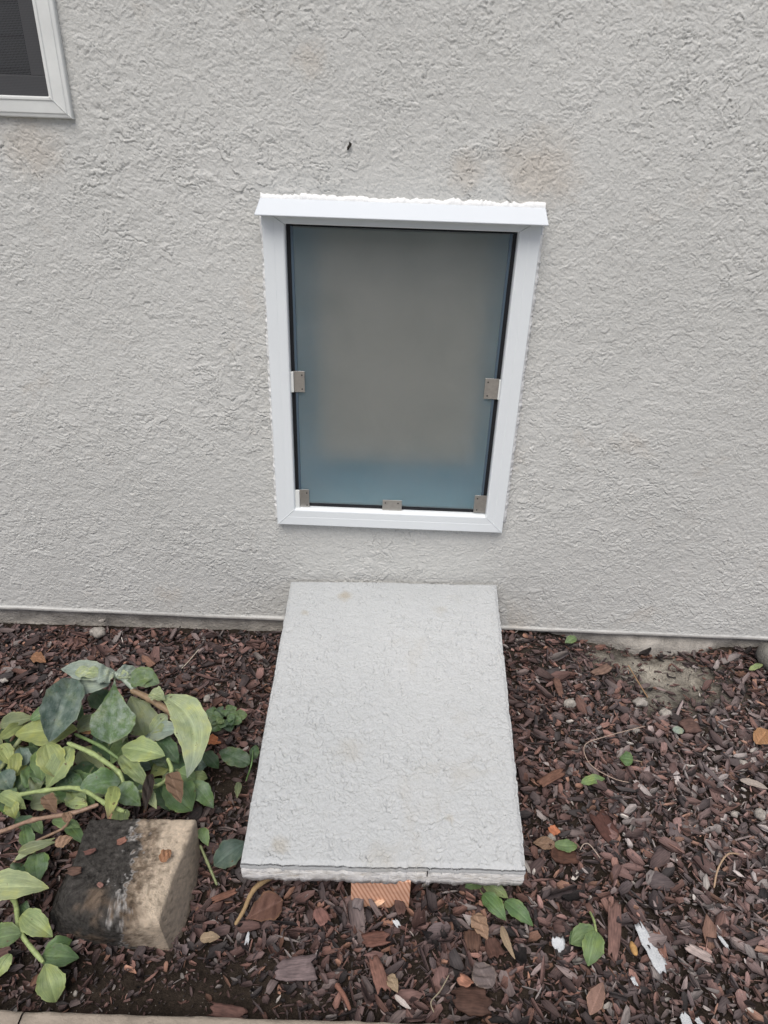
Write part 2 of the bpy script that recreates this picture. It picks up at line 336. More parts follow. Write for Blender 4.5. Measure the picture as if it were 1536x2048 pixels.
box('glass_pane', (wx0+0.03, WX-0.03, 0.012, 0.016, WZ+0.03, wz1-0.03), M_glass, wn, 0)
for k, (a0, a1, z0, z1) in enumerate([(wx0+ww, WX-ww, WZ+ww, WZ+ww+0.028), (WX-ww-0.028, WX-ww, WZ+ww+0.0285, wz1-ww)]):
    box('sash_rail', (a0, a1, 0.0, 0.009, z0, z1), plain('sash_grey', (0.09, 0.09, 0.095), 0.5) if k == 0 else bpy.data.materials['sash_grey'], wn, 0.001)
bl = []; V = []; F = []
for k in range(26):
    z0 = WZ+0.07+k*0.046; v, f = boxVF(wx0+0.05, WX-0.085, 0.06, 0.064, z0, z0+0.040); F += [tuple(i+len(V) for i in q) for q in f]; V += v
part(mesh('blind', V, F, M_blind, None, False), wn)
box('dark_interior', (wx0-.03, WX+.03, 0.20, 0.21, WZ-.05, wz1+.05), M_dark, wn, 0)
V, F = boxVF(wx0+0.02, WX-0.02, 0.017, 0.199, WZ+0.02, wz1-0.02); part(mesh('window_reveal', V, [f for i, f in enumerate(F) if i not in (2, 3)], M_dark, None, False), wn)

# ---------------------------------------------------------------- pet door
pd = thing('pet_door', 'white framed pet door with frosted flap and steel clips in the stucco wall', 'pet door', (0, 0, DZ0))
YF = -0.020
fp = [(0, 0.003), (0, YF+0.0012), (0.03, YF), (0.50, YF), (0.52, YF+0.0003), (0.90, YF), (0.965, YF+0.001), (1.0, YF+0.006), (1.0, 0.030)]
g = 0.00025
def fr_rail(o1, o2, i1, i2): return rail('frame_rail', (o1, o2), (i1, i2), M_white, pd, 0, 0, prof=fp)
fr_rail((DX0+g, DZ0), (DX1-g, DZ0), (DX0+FW+g, DZ0+FW), (DX1-FW-g, DZ0+FW))
fr_rail((DX0+g, DZ1), (DX1-g, DZ1), (DX0+FW+g, DZ1-TW), (DX1-FW-g, DZ1-TW))
fr_rail((DX0, DZ0+g), (DX0, DZ1-g), (DX0+FW, DZ0+FW+g), (DX0+FW, DZ1-TW-g))
fr_rail((DX1, DZ0+g), (DX1, DZ1-g), (DX1-FW, DZ0+FW+g), (DX1-FW, DZ1-TW-g))
# awning: sloping sheet from the wall, folded down at the front
a0 = aty(515, 398, -0.004); a1 = aty(505, 428, -0.050); b0 = aty(1083, 414, -0.004); b1 = aty(1088, 450, -0.050)
zt, zb_ = (a0[2]+b0[2])/2, (a1[2]+b1[2])/2
xl0, xl1, xr0, xr1 = DX0-0.003, DX0-0.006, DX1+0.003, DX1+0.004
print('awning', a0, a1, b0, b1, zt, zb_)
th = 0.0022
V = [(xl0, 0.002, zt+.001), (xl0, -0.010, zt), (xl1, -0.050, zb_), (xl1, -0.050+0.0015, zb_-th), (xl1, -0.047, zb_-th*0.6), (xl0, -0.010, zt-th*1.6), (xl0, 0.002, zt-th*1.2)]
k = len(V); V += [((xr0 if abs(v[0]-xl0) < 1e-9 else xr1), v[1], v[2]) for v in V]
F = [(i, i+1, k+i+1, k+i) for i in range(k-1)]+[(k-1, 0, k, 2*k-1), tuple(range(k)), tuple(range(2*k-1, k-1, -1))]
part(bevel(mesh('awning', V, F, M_awn, None, False), 0.0006), pd)
# small end webs closing the awning against the frame
for xe, x2 in ((DX0-0.001, DX0+0.0012), (DX1-0.0012, DX1+0.001)):
    V = [(x, y, z) for x in (xe, x2) for y, z in ((0.002, zt-.004), (-0.010, zt-.0045), (-0.046, zb_-.0015), (YF-.0004, zb_-.006), (YF-0.0004, zb_-0.02), (0.002, zb_-0.02))]
    part(mesh('awning_end', V, [tuple(range(5, -1, -1)), tuple(range(6, 12))]+[(i, (i+1) % 6, 6+(i+1) % 6, 6+i) for i in range(6)], M_awn, None, False), pd)
# gasket, flap, tunnel and the panel behind
ix0, ix1, iz0, iz1 = DX0+FW, DX1-FW, DZ0+FW, DZ1-TW
print('door top', DZ1, zt, zb_)
def ringframe(name, x0, x1, z0, z1, w, ya, yb, mat, wb=None):
    wb = w if wb is None else wb
    bs_ = [(x0, x1, z0, z0+wb), (x0, x1, z1-w, z1), (x0, x0+w, z0+wb, z1-w), (x1-w, x1, z0+wb, z1-w)]
    V = []; F = []
    for bb in bs_: v, f = boxVF(bb[0], bb[1], ya, yb, bb[2], bb[3]); F += [tuple(i+len(V) for i in q) for q in f]; V += v
    return part(mesh(name, V, F, mat, None, False), pd)
ringframe('gasket', ix0-.0005, ix1+.0005, iz0-.0005, iz1+.0005, 0.0075, -0.0040, 0.0, M_black)
fx0, fx1, fz0, fz1 = ix0+0.0078, ix1-0.0078, iz0+0.0085, iz1-0.004
nu, nv_ = 60, 80; uu, vv = np.meshgrid(np.linspace(0, 1, nu), np.linspace(0, 1, nv_), indexing='ij')
edge = 0.0012*np.sin(vv*7+uu)*0.6+0.0009*vn(uu*2, vv*3, 88)
FX = fx0+(fx1-fx0)*uu; FX = np.where((uu == 0) | (uu == 1), FX+0.0012*vn(0*uu+3, vv*5, 89), FX)
FZ = fz0+(fz1-fz0)*vv; FY = -0.0045-edge-0.001
fl = part(mesh('flap', np.stack([FX, FY, FZ], -1).reshape(-1, 3), gridF(nu, nv_)[:, ::-1], M_flap, None, True), pd)
for s_, xa, xb in ((0, fx0-.0002, fx0+0.0045), (1, fx1-0.0045, fx1+.0002)):   # darker stiff side edging of the flap
    part(box('flap_edging', (xa, xb, -0.0076, -0.0068, fz0, fz1), plain('edging_blue', (0.055, 0.085, 0.115), 0.4) if s_ == 0 else bpy.data.materials['edging_blue'], None, 0.0003), pd)
V, F = boxVF(ix0+.001, ix1-.001, 0.002, 0.100, iz0+.001, iz1-.001)
part(mesh('tunnel', V, [f for i, f in enumerate(F) if i != 2], M_tunnel, None, False), pd)
m = mesh('inner_panel', *boxVF(ix0+0.045, ix1-0.030, 0.056, 0.062, iz0+0.082, iz1+0.0), M_inner, None, False)
bevel(m, 0.012, 4); part(m, pd)
# steel clips round the flap
holes = []
def clip(u0, v0, u1, v1, side):
    yc = -0.0095; A = aty(u0, v0, yc); B = aty(u1, v1, yc); x0, x1, z0, z1 = A[0], B[0], min(A[2], B[2]), max(A[2], B[2])
    c = box('strike_plate', (x0, x1, yc, yc+0.0012, z0, z1), M_steel, None, 0.0005)
    V = []; F = []
    w, h = x1-x0, z1-z0
    hp = [(0.75, 0.16), (0.75, 0.82)] if side == 'L' else [(0.25, 0.16), (0.22, 0.82)] if side == 'R' else [(0.15, 0.75), (0.8, 0.75)]
    for a_, b_ in hp:
        n0 = len(V); px_, pz_ = x0+w*a_, z0+h*b_
        V += [(px_+0.0016*math.cos(q*math.pi/6), yc-0.0002, pz_+0.0016*math.sin(q*math.pi/6)) for q in range(12)]; F.append(tuple(range(n0+11, n0-1, -1)))
    # part: plate; sub-part: holes, return leg on frame lip
    part(c, pd)
    hh = mesh('screw_hole', V, F, M_hole, None, False); hh.parent = c; hh.data.transform(Matrix.Translation(-pd.location))
    lg = {'L': (ix0-.0003, x0-.0001, -0.0135, yc+0.0012, z0+.001, z1-.001), 'R': (x1+.0001, ix1+.0003, -0.0135, yc+0.0012, z0+.001, z1-.001), 'B': (x0+.001, x1-.001, -0.0135, yc+.0012, iz0-.0003, z0-.0001)}[side]
    if lg[1]-lg[0] > 0.0003 and lg[5]-lg[4] > .0003:
        o = box('return_leg', lg, M_vinyl, None, 0.0003); o.parent = c; o.data.transform(Matrix.Translation(-pd.location))
clip(587, 742, 610, 785, 'L'); clip(971, 757, 994, 799, 'R'); clip(599, 979, 619, 1016, 'L'); clip(950, 991, 972, 1026, 'R'); clip(765, 1000, 803, 1024, 'B')
# caulk bead, ragged, on the top and both sides
def bead(name, p0, p1, off, seed, wbase=0.006, wamp=0.004, dep=0.012):
    p0 = np.array(p0); p1 = np.array(p1); L = np.linalg.norm(p1-p0); n = int(L/0.0016); off = np.array(off); V = []
    for i in range(n+1):
        s = i/n; p = p0+(p1-p0)*s; q = i*0.0016
        w = wbase+wamp*float(vn(q/0.019, seed, 3))+wamp*1.0*float(vn(q/0.0036, seed, 4))+0.001*float(vn(q/0.06, seed, 5)); w = max(w, 0.0008)
        d = dep*(0.8+0.3*float(vn(q/0.007, seed, 6)))
        for a_, y in ((-0.004, -dep*0.5), (0.0, -d), (w*0.45, -d*0.85), (w*0.85, -d*0.45), (w, 0.004)):
            V.append((p[0]+off[0]*a_, y, p[1]+off[1]*a_))
    o = mesh(name, V, gridF(n+1, 5), M_caulk, None, True); return part(o, pd)
bead('caulk_bead', (DX0-0.003, zt-0.001), (DX1+0.004, zt-0.001), (0, 1), 1.5, 0.0095, 0.0026, 0.007)
bead('caulk_bead', (DX0, DZ0+0.01), (DX0, DZ1+.012), (-1, 0), 2.5, 0.0070, 0.0022, 0.014)
bead('caulk_bead', (DX1, DZ0+0.02), (DX1, DZ1+0.012), (1, 0), 3.5, 0.0075, 0.0024, 0.013)

# ---------------------------------------------------------------- ramp slab
rt = [aty(582, 1161, -0.014), aty(993, 1168, -0.014)]
ZF = 0.112
rf_ = [atz(481, 1726, ZF), atz(1052, 1738, ZF)]
rp = thing('ramp', 'pale grey stucco slab ramp leaning from below the pet door down to the mulch', 'ramp', (0, -0.35, 0))
nu, nv_ = 360, 500; u1 = np.linspace(0, 1, nu); v1 = np.linspace(0, 1, nv_); U, Vv = np.meshgrid(u1, v1, indexing='ij')
def bil(U, Vv):
    A, B, C, D = [np.array(q) for q in (rt[0], rt[1], rf_[0], rf_[1])]
    return ((1-U)*(1-Vv))[..., None]*A+(U*(1-Vv))[..., None]*B+((1-U)*Vv)[..., None]*C+(U*Vv)[..., None]*D
P = bil(U, Vv)
hh = stucco_h(P[..., 0]*1.15+3.1, P[..., 1]*1.05+7.7, 1.6, 2.2, 0.75, 2.0)
hh += 0.0012*vn(P[..., 0]/0.12, P[..., 1]/0.12, 61)
ed = np.minimum(np.minimum(U, 1-U)*0.44, np.minimum(Vv, 1-Vv)*0.66)
P[..., 2] += hh-0.0035*sst(0.007, 0.0, ed)
# ragged outline
rg = lambda q, s: 0.0007*vn(q/0.05, s, 62)+0.0011*vn(q/0.007, s, 63)*sst(-0.2, 0.5, vn(q/0.03, s+3, 67))
P[..., 0] += np.where(U < 0.5, -1, 1)*sst(0.02, 0, np.minimum(U, 1-U)*0.44)*rg(P[..., 1], np.where(U < 0.5, 1.0, 5.0))
P[..., 1] += np.where(Vv < 0.5, 1, -1)*sst(0.02, 0, np.minimum(Vv, 1-Vv)*0.66)*rg(P[..., 0], np.where(Vv < 0.5, 9.0, 13.0))
V = P.reshape(-1, 3); F = gridF(nu, nv_)[:, ::-1]
per = [i*nv_ for i in range(nu)]+[(nu-1)*nv_+j for j in range(1, nv_)]+[i*nv_+nv_-1 for i in range(nu-2, -1, -1)]+[j for j in range(nv_-2, 0, -1)]
per = np.array(per); m_ = len(per); PV = V[per]; cen = V.mean(0)
out_ = PV-cen; out_[:, 2] = 0; out_ /= np.linalg.norm(out_, axis=1)[:, None]
r1 = PV.copy(); r1[:, 2] -= 0.003; r1 += out_*0.0012
r2 = PV.copy(); r2[:, 2] -= 0.009+0.001*vn(np.arange(m_)/9, 0*per, 64); r2 += out_*0.0008
VV = np.concatenate([V, r1, r2]); n0 = len(V); i = np.arange(m_); j = (i+1) % m_
s1 = np.stack([per, n0+i, n0+j, per[j]], 1); s2 = np.stack([n0+i, n0+m_+i, n0+m_+j, n0+j], 1)
o = mesh('stucco_top', VV, np.concatenate([F[:, ::-1], s1[:, ::-1], s2[:, ::-1]])[:, ::-1], M_ramp, None, True); part(o, rp)
# foam core below the coat
rings = []
for d, ins in ((0.008, 0.0025), (0.012, 0.0005), (0.022, 0.0000), (0.031, 0.0008), (0.040, 0.0018)):
    q = PV.copy(); q[:, 2] -= d; w = vn(i/14.0, 0*per+d*400, 65)*0.0012+vn(i/5.0, 0*per+d*900, 66)*0.0009
    q += out_*(-ins+w)[:, None]; rings.append(q)
base = rings[-1].copy(); base += -out_*0.03; rings.append(base)
VV = np.concatenate(rings); Fs = np.concatenate([np.stack([k*m_+i, (k+1)*m_+i, (k+1)*m_+j, k*m_+j], 1) for k in range(len(rings)-1)])
part(mesh('foam_core', VV, Fs, M_foam, None, True), rp)
k = 5*m_; F = [tuple(range(m_))]; o = mesh('underside', VV[k:], [tuple(range(m_-1, -1, -1))], M_foam, None, False); part(o, rp)
A = atz(702, 1760, 0.072); B = atz(822, 1763, 0.072); YT = A[1]; print('timber', A, B)
ps = box('timber_support', (A[0], B[0], YT, -0.05, -0.03, 0.0), M_wood, None, 0.0015)
for v_ in ps.data.vertices:
    if v_.co.z > -0.02: v_.co.z = 0.0735 if v_.co.y < -0.3 else 0.128
part(ps, rp); ps.location = (0, 0, 0); ps['label'] = 'pale sawn end of a wooden board under the slab'

# ---------------------------------------------------------------- ground
hol = atz(1345, 1375, 0.0)
def gz(x, y):
    z = 0.004+0.008*vn(x/0.21, y/0.17, 81)+0.004*vn(x/0.07, y/0.07, 82)
    nw = sst(-0.16, -0.01, y)
    tgt = np.interp(x, [-1.5, -0.9, -0.7, -0.3, 0.22, 0.30, 0.38, 0.46, 0.62, 0.70, 0.9, 1.5], [-0.014, -0.016, -0.014, -0.006, 0.02, 0.026, 0.022, 0.002, -0.018, -0.010, 0.010, 0.02])
    z = z*(1-nw)+tgt*nw
    d2 = ((x-hol[0])/0.13)**2+((y-hol[1])/0.09)**2
    z = z-0.014*np.exp(-d2)
    z = z-0.014*np.exp(-((x-0.006)/0.06)**2-((y+0.69)/0.04)**2)
    ef = sst(-0.62, -0.82, y); z = z*(1-ef)+0.002*ef
    return z
def zone(x, y):   # 1 = bare dark soil, chips thin
    s = np.exp(-(((x+0.27)/0.20)**2+((y+0.80)/0.055)**2))*1.0
    p = atz(450, 1560); s = np.maximum(s, np.exp(-(((x-p[0])/0.05)**2+((y-p[1])/0.05)**2)))
    return s
def hollow(x, y): return np.exp(-np.abs((x-hol[0])/0.125)**3-np.abs((y-hol[1]-0.01)/0.085)**3)
xs = np.unique(np.concatenate([np.linspace(-60, -3, 20), np.linspace(-3, -1.1, 80), np.arange(-1.1, 1.1, 0.004), np.linspace(1.1, 3, 80), np.linspace(3, 60, 20)]))
ys = np.unique(np.concatenate([np.arange(-0.86, 0.0, 0.004), np.linspace(0, 0.05, 4)]))
X, Y = np.meshgrid(xs, ys, indexing='ij')
Z = gz(X, Y)+0.0025*fbm(X/0.012, Y/0.012, 3, 91)
hl = hollow(X, Y)+0.7*np.exp(-(((X-0.55)/0.16)**2+((Y+0.05)/0.04)**2)); hl = np.clip(hl*(0.75+0.6*fbm(X/0.03, Y/0.03, 3, 95)), 0, 1)[..., None]
c = np.array([0.035, 0.027, 0.021])*(1-hl)+np.array([0.36, 0.335, 0.285])*hl
c = c*(1+0.3*vn(X/0.05, Y/0.05, 96))[..., None]
tag(mesh('bed_soil', np.stack([X, Y, Z], -1).reshape(-1, 3), gridF(len(xs), len(ys)), M_soil, None, True, col=c.reshape(-1, 3)), kind='structure', label='dark garden soil of the planting bed')
# concrete kerb at the bottom of the picture and unseen pale paving beyond, added to bounce light
kz = 0.040; k0 = atz(0, 2018, kz); k1 = atz(1000, 2048, kz); kslope = (k1[1]-k0[1])/(k1[0]-k0[0])
KY = lambda x: k0[1]+kslope*(x-k0[0])
print('kerb', k0, k1, kslope)
xj = [-3.3, -2.4, -1.5, atz(40, 2040, kz)[0], 0.45, 1.4, 2.3, 3.2]
first = None
labs = ['far left kerb length outside the flower bed corner', 'second kerb length left of the block', 'short pale kerb end at the bottom left corner of the bed', 'long tan concrete kerb length in front of the tilted block', 'kerb length in front of the bed right of the ramp', 'kerb length right of the bed', 'far right kerb length']
for a_, b_, lb in zip(xj[:-1], xj[1:], labs):
    n = int((b_-a_)/0.004); xx = np.linspace(a_+0.0012, b_-0.0012, n); pr = [(0.0, -0.06), (0.0, kz-0.006), (-0.0015, kz-0.002), (-0.006, kz), (-0.03, kz), (-0.06, kz), (-0.09, kz), (-0.118, kz), (-0.123, kz-0.004), (-0.123, -0.06)]
    V = np.array([[(x, KY(x)+p[0]+0.0012*float(vn(x/0.02, k, 101)), p[1]+0.0008*float(vn(x/0.015, k+4, 102))) for k, p in enumerate(pr)] for x in xx]).reshape(-1, 3)
    F = [tuple(q) for q in gridF(n, len(pr))[:, ::-1]]+[tuple(range(len(pr))), tuple(range(n*len(pr)-1, (n-1)*len(pr)-1, -1))]
    o = mesh('kerb', V, F, M_curb, None, True); tag(center(o), lb, 'kerb', 'concrete kerb lengths edging the bed')
def sheet(name, x0, x1, y0, y1, z, mat): return tag(mesh(name, [(x0, y0, z), (x1, y0, z), (x1, y1, z), (x0, y1, z)], [(0, 1, 2, 3)], mat, None, False), kind='structure')
sheet('bounce_paving', -60, 60, -2.6, -0.93, 0.022, M_bounce_paving)
M_lawn = plain('lawn', (0.055, 0.075, 0.03), 0.9, 0.1, 0.5, 20, 1.0, 0.02)
sheet('ground', -300, 300, -300, 300, -0.07, M_lawn)

# ---------------------------------------------------------------- retaining block
bt = [(392, 1634), (372, 1690), (348, 1745), (325, 1815), (318, 1842), (240, 1838), (165, 1822), (118, 1795), (112, 1765), (135, 1715), (158, 1660), (178, 1628), (285, 1631)]
bb = [(402, 1722), (394, 1775), (384, 1815), (366, 1872), (341, 1900), (255, 1896), (165, 1884), (112, 1868), (92, 1832), (104, 1790), (135, 1745), (165, 1712), (285, 1716)]
rad = [.013, .011, .011, .011, .014, .035, .04, .04, .035, .03, .02, .012, .01]
BZ = 0.105
T_ = np.array([atz(u, v, BZ) for u, v in bt]); B_ = np.array([atz(u, v, 0.0) for u, v in bb])
def dens(P, r, k=30):
    o = []; rr = []
    for a_ in range(len(P)):
        b_ = (a_+1) % len(P)
        for s in range(k): o.append(P[a_]+(P[b_]-P[a_])*s/k); rr.append(r[a_]+(r[b_]-r[a_])*s/k)
    return np.array(o), np.array(rr)
T_, rr = dens(T_, rad); B_, _ = dens(B_, rad); nb = len(T_); ct = T_.mean(0)
rings = []
inn = T_-ct; Ln = np.linalg.norm(inn[:, :2], axis=1)
for s in np.linspace(0.02, 0.985, 70):
    q = ct+inn*(1-(rr/Ln))[:, None]*s; rings.append(q)
for a_ in np.linspace(0, 1, 8):
    th = a_*math.pi/2; q = ct+inn*(1-(rr/Ln)*(1-math.sin(th)))[:, None]; q[:, 2] -= rr*0.9*(1-math.cos(th)); rings.append(q)
last = rings[-1]
for s in np.linspace(0.02, 1, 50): rings.append(last*(1-s)+(B_+np.array([0, 0, -0.01]))*s)
VB = np.concatenate(rings); nr = len(rings)
# crown of the top and rough face on the left
xl = sst(T_[:, 0].max()-0.02, T_[:, 0].min(), VB[:, 0])
VB[:, 2] += 0.003*fbm(VB[:, 0]/0.02, VB[:, 1]/0.02, 4, 111)*(0.4+xl)*(VB[:, 2] > 0.02)-0.006*xl*(VB[:, 2] > 0.03)
XB = VB[:, 0]-0.55*VB[:, 2]; YB = VB[:, 1]+0.9*VB[:, 2]
rough_ = fbm(XB/0.006, YB/0.006, 2, 112)
pit = sst(0.42, 0.7, vn(XB/0.006, YB/0.006, 120)); VB[:, 2] += 0.0007*rough_-0.0011*pit*(VB[:, 2] > 0.03)
FB = [(k*nb+i, (k+1)*nb+i, (k+1)*nb+(i+1) % nb, k*nb+(i+1) % nb) for k in range(nr-1) for i in range(nb)]+[tuple(range(nb))]
M_block, t, b = newmat('concrete_block', 0.92, 0.15); co = geoco(t); a = N(t, 'ShaderNodeVertexColor', layer_name='Col')
nz = noise(t, 90, 6, 0.7, co); gr = ramp(t, nz.outputs[0], [(0.34, (0.40,)*3), (0.48, (0.95,)*3), (0.62, (1.2,)*3), (0.70, (2.0,)*3)]).outputs[0]
gr = mixc(t, a.outputs[1], (1.0, 1.0, 1.0), gr)
t.links.new(mixc(t, 1.0, a.outputs[0], gr, 'MULTIPLY'), b.inputs['Base Color']); bump(t, b, noise(t, 420, 5, 0.75, co).outputs[0], 1.0, 0.004)
# stain follows the old soil line: dark on the buried end, white salt line, clean tan end
q0 = atz(284, 1632, BZ); q1 = atz(243, 1800, BZ); 
tl = (VB[:, 1]-q0[1])/(q1[1]-q0[1]); xs_ = q0[0]+(q1[0]-q0[0])*tl
dd = VB[:, 0]-xs_+0.022*fbm(XB/0.02, YB/0.02, 3, 113)+0.009*vn(XB/.005, YB/.005, 114)+0.006*vn(XB/.0025, YB/.0025, 121)
dk = np.array([0.062, 0.058, 0.053]); tan_ = np.array([0.60, 0.50, 0.385]); br = np.array([0.16, 0.12, 0.085]); sal = np.array([0.55, 0.54, 0.52])
lowf = sst(0.045, 0.0, VB[:, 2])
w1 = sst(-0.008, 0.004, dd)[:, None]; w2 = sst(0.0, 0.05, dd+0.02*fbm(XB/0.03, YB/0.03, 3, 115))[:, None]
cB = dk*(1-w1)+(br*(1-w2)+tan_*w2)*w1
pat = (sst(0.25, 0.95, 1+0.8*fbm(XB/0.018, YB/0.018, 3, 119)-np.hypot((VB[:, 0]-atz(190, 1815, .08)[0])/0.045, (VB[:, 1]-atz(190, 1815, .08)[1])/0.03)))[:, None]
cB = cB*(1-0.6*pat)+np.array([0.20, 0.145, 0.10])*0.6*pat
sl_ = np.exp(-((dd+0.004)/0.0045)**2)*sst(-0.1, 0.35, fbm(XB/0.012, YB/0.012, 3, 116)+0.15); cB = cB*(1-sl_[:, None]*0.6)+sal*sl_[:, None]*0.6
cB = cB*(1+(0.30*vn(XB/.0028, YB/.0028, 122)+0.14*vn(XB/.007, YB/.007, 123))*(1-0.55*w1[:, 0]))[:, None]*(1-0.25*pit[:, None])
cB = np.concatenate([cB, (0.28+0.72*(1-w2*w1))], 1)
o = mesh('concrete_block', VB, FB, M_block, None, True, col=cB)
bevel(o, 0.001, 1); o.modifiers.clear()
tag(center(o), 'tan concrete retaining block with black soil stained end lying in the mulch', 'block')
from mathutils.geometry import intersect_point_line
BPOLY = B_[:, :2]
def inpoly(x, y, poly, shrink=0.0):
    c = poly.mean(0); q = c+(poly-c)*(1-shrink); ins = np.zeros(np.shape(x), bool); j = len(q)-1
    for i in range(len(q)):
        cond = ((q[i, 1] > y) != (q[j, 1] > y)) & (x < (q[j, 0]-q[i, 0])*(y-q[i, 1])/(q[j, 1]-q[i, 1]+1e-12)+q[i, 0]); ins ^= cond; j = i
    return ins

# ---------------------------------------------------------------- mulch
PAL = np.array([(0.150, 0.088, 0.078), (0.110, 0.074, 0.070), (0.185, 0.100, 0.080), (0.078, 0.060, 0.060), (0.165, 0.128, 0.122), (0.235, 0.205, 0.195), (0.042, 0.036, 0.036), (0.24, 0.13, 0.09), (0.36, 0.33, 0.30)])
def chips(n, rng, size, layer, name, label, thin=1.0):
    x = rng.uniform(-1.3, 1.3, n*2); y = rng.uniform(-0.835, -0.004, n*2)
    zn = zone(x, y); ho = hollow(x, y)+0.8*np.exp(-(((x-0.55)/0.13)**2+((y+0.03)/0.03)**2))
    keep = rng.rand(n*2) > np.clip(zn*(0.85 if layer > 0 else 0.5)+ho*0.93, 0, 1)
    keep &= ~inpoly(x, y, BPOLY, 0.06) & ~((x > A[0]-0.006) & (x < B[0]+0.006) & (y > YT-0.004) & (y < -0.05))
    keep &= (y > KY(x)+0.012)
    keep &= ~((x > rt[0][0]+0.02) & (x < rt[1][0]-0.02) & (y > -0.56) & (y < -0.03) & (rng.rand(n*2) < 0.8))
    x = x[keep][:n]; y = y[keep][:n]; n = len(x)
    K = 7
    L = size[0]*np.exp(np.clip(rng.normal(0, 0.40, n), -1, 0.85)); asp = rng.uniform(0.18, 0.62, n); asp = np.where(rng.rand(n) < 0.25, rng.uniform(0.07, 0.18, n), asp)
    L = L*np.clip(0.8+0.25*(1-asp), 0.8, 1.2); L = L*(1-0.45*zone(x, y)); Wd = L*asp; Th = np.clip(Wd*rng.uniform(0.12, 0.38, n), 0.0006, 0.006)
    # outline: chunky splinter, K points with jitter
    base = np.array([(-1, -0.15), (-0.62, -0.85), (0.35, -1.0), (0.95, -0.45), (1.0, 0.35), (0.30, 0.95), (-0.70, 0.75)])
    jit = base[None]+rng.uniform(-0.30, 0.30, (n, K, 2))
    px_ = jit[:, :, 0]*L[:, None]/2; py_ = jit[:, :, 1]*Wd[:, None]/2
    curl = rng.normal(0, 0.9, n)/L*0.12; pz_t = curl[:, None]*px_**2*1.0+rng.uniform(-0.12, 0.12, (n, K))*Th[:, None]
    top = np.stack([px_, py_, pz_t+Th[:, None]/2], -1); bot = np.stack([px_*0.97, py_*0.97, pz_t-Th[:, None]/2], -1)
    ctp = np.stack([rng.uniform(-.2, .2, n)*L, rng.uniform(-.15, .15, n)*Wd, Th*rng.uniform(0.3, 0.95, n)], -1)[:, None]
    Vl = np.concatenate([top, bot, ctp], 1)    # n, 15, 3
    yaw = rng.uniform(0, 2*np.pi, n); tlt = np.abs(rng.normal(0, R(17 if layer else 24), n)); td = rng.uniform(0, 2*np.pi, n); rl = rng.normal(0, R(16), n)
    def rotx(v, a): c, s = np.cos(a)[:, None], np.sin(a)[:, None]; return np.stack([v[..., 0], v[..., 1]*c-v[..., 2]*s, v[..., 1]*s+v[..., 2]*c], -1)
    def roty(v, a): c, s = np.cos(a)[:, None], np.sin(a)[:, None]; return np.stack([v[..., 0]*c+v[..., 2]*s, v[..., 1], -v[..., 0]*s+v[..., 2]*c], -1)
    def rotz(v, a): c, s = np.cos(a)[:, None], np.sin(a)[:, None]; return np.stack([v[..., 0]*c-v[..., 1]*s, v[..., 0]*s+v[..., 1]*c, v[..., 2]], -1)
    Vw = rotz(roty(rotx(Vl, rl), tlt*np.sign(rng.normal(0, 1, n))), yaw)
    nb_ = sst(0.03, 0.0, -y)
    z = gz(x, y)+{0: rng.uniform(-0.002, 0.007, n), 1: rng.uniform(0.004, 0.013, n), 2: rng.uniform(0.009, 0.016, n)}[layer]
    Vw = Vw+np.stack([x, y, z], -1)[:, None]
    Vw[..., 1] = np.minimum(Vw[..., 1], -0.001)
    # keep tall ones out of the slab and block
    Fl = [(K+(i+1) % K, K+i, i, (i+1) % K) for i in range(K)]
    tri = [(i, (i+1) % K, 2*K) for i in range(K)]
    off = (np.arange(n)*15)[:, None, None]
    Fq = (np.array(Fl)[None]+off).reshape(-1, 4); Ft = (np.array(tri)[None]+off).reshape(-1, 3)
    # colours by place: right side greyer and paler, left redder, front left darker
    gx = sst(0.15, 0.7, x)*sst(-0.05, -0.35, y)
    pr = np.stack([0.24-0.04*gx, 0.22+0*gx, 0.11-0.02*gx, 0.18-0.05*gx, 0.10+0.10*gx, 0.045+0.09*gx, 0.12-0.06*gx, 0.045+0*gx, 0.010+0.03*gx], 1); pr /= pr.sum(1)[:, None]
    ci = (pr.cumsum(1) < rng.rand(n)[:, None]).sum(1).clip(0, len(PAL)-1)
    ci = np.where((ci == 8) & (L > 0.022), 4, ci)
    c = PAL[ci]*np.exp(rng.normal(-0.10, 0.30, n))[:, None]*(1+0.28*gx)[:, None]; c = c+(c.mean(1)[:, None]-c)*(0.06+0.16*gx)[:, None]
    c = c*(1-0.35*zone(x, y))[:, None]
    c = np.repeat(c[:, None], 15, 1)
    uv = np.stack([Vl[..., 0]+rng.uniform(0, 5, n)[:, None], Vl[..., 1]+rng.uniform(0, 5, n)[:, None]], -1)
    # build with mixed faces
    me = bpy.data.meshes.new(name); VV = Vw.reshape(-1, 3); me.vertices.add(len(VV)); me.vertices.foreach_set('co', VV.astype(np.float32).ravel())
    li = np.concatenate([Fq.ravel(), Ft.ravel()]).astype(np.int32); me.loops.add(len(li)); me.loops.foreach_set('vertex_index', li)
    ls = np.concatenate([np.arange(len(Fq))*4, len(Fq)*4+np.arange(len(Ft))*3]).astype(np.int32); me.polygons.add(len(ls)); me.polygons.foreach_set('loop_start', ls); me.update(calc_edges=True)
    at = me.color_attributes.new('Col', 'FLOAT_COLOR', 'POINT'); cc = np.ones((len(VV), 4), np.float32); cc[:, :3] = c.reshape(-1, 3); at.data.foreach_set('color', cc.ravel())
    l = me.uv_layers.new(name='UV'); l.data.foreach_set('uv', uv.reshape(-1, 2)[li].astype(np.float32).ravel())
    me.materials.append(M_chip); me.validate(); o = bpy.data.objects.new(name, me); COL.objects.link(o)
    return tag(o, label, None, None, 'stuff')
rng = np.random.RandomState(5)
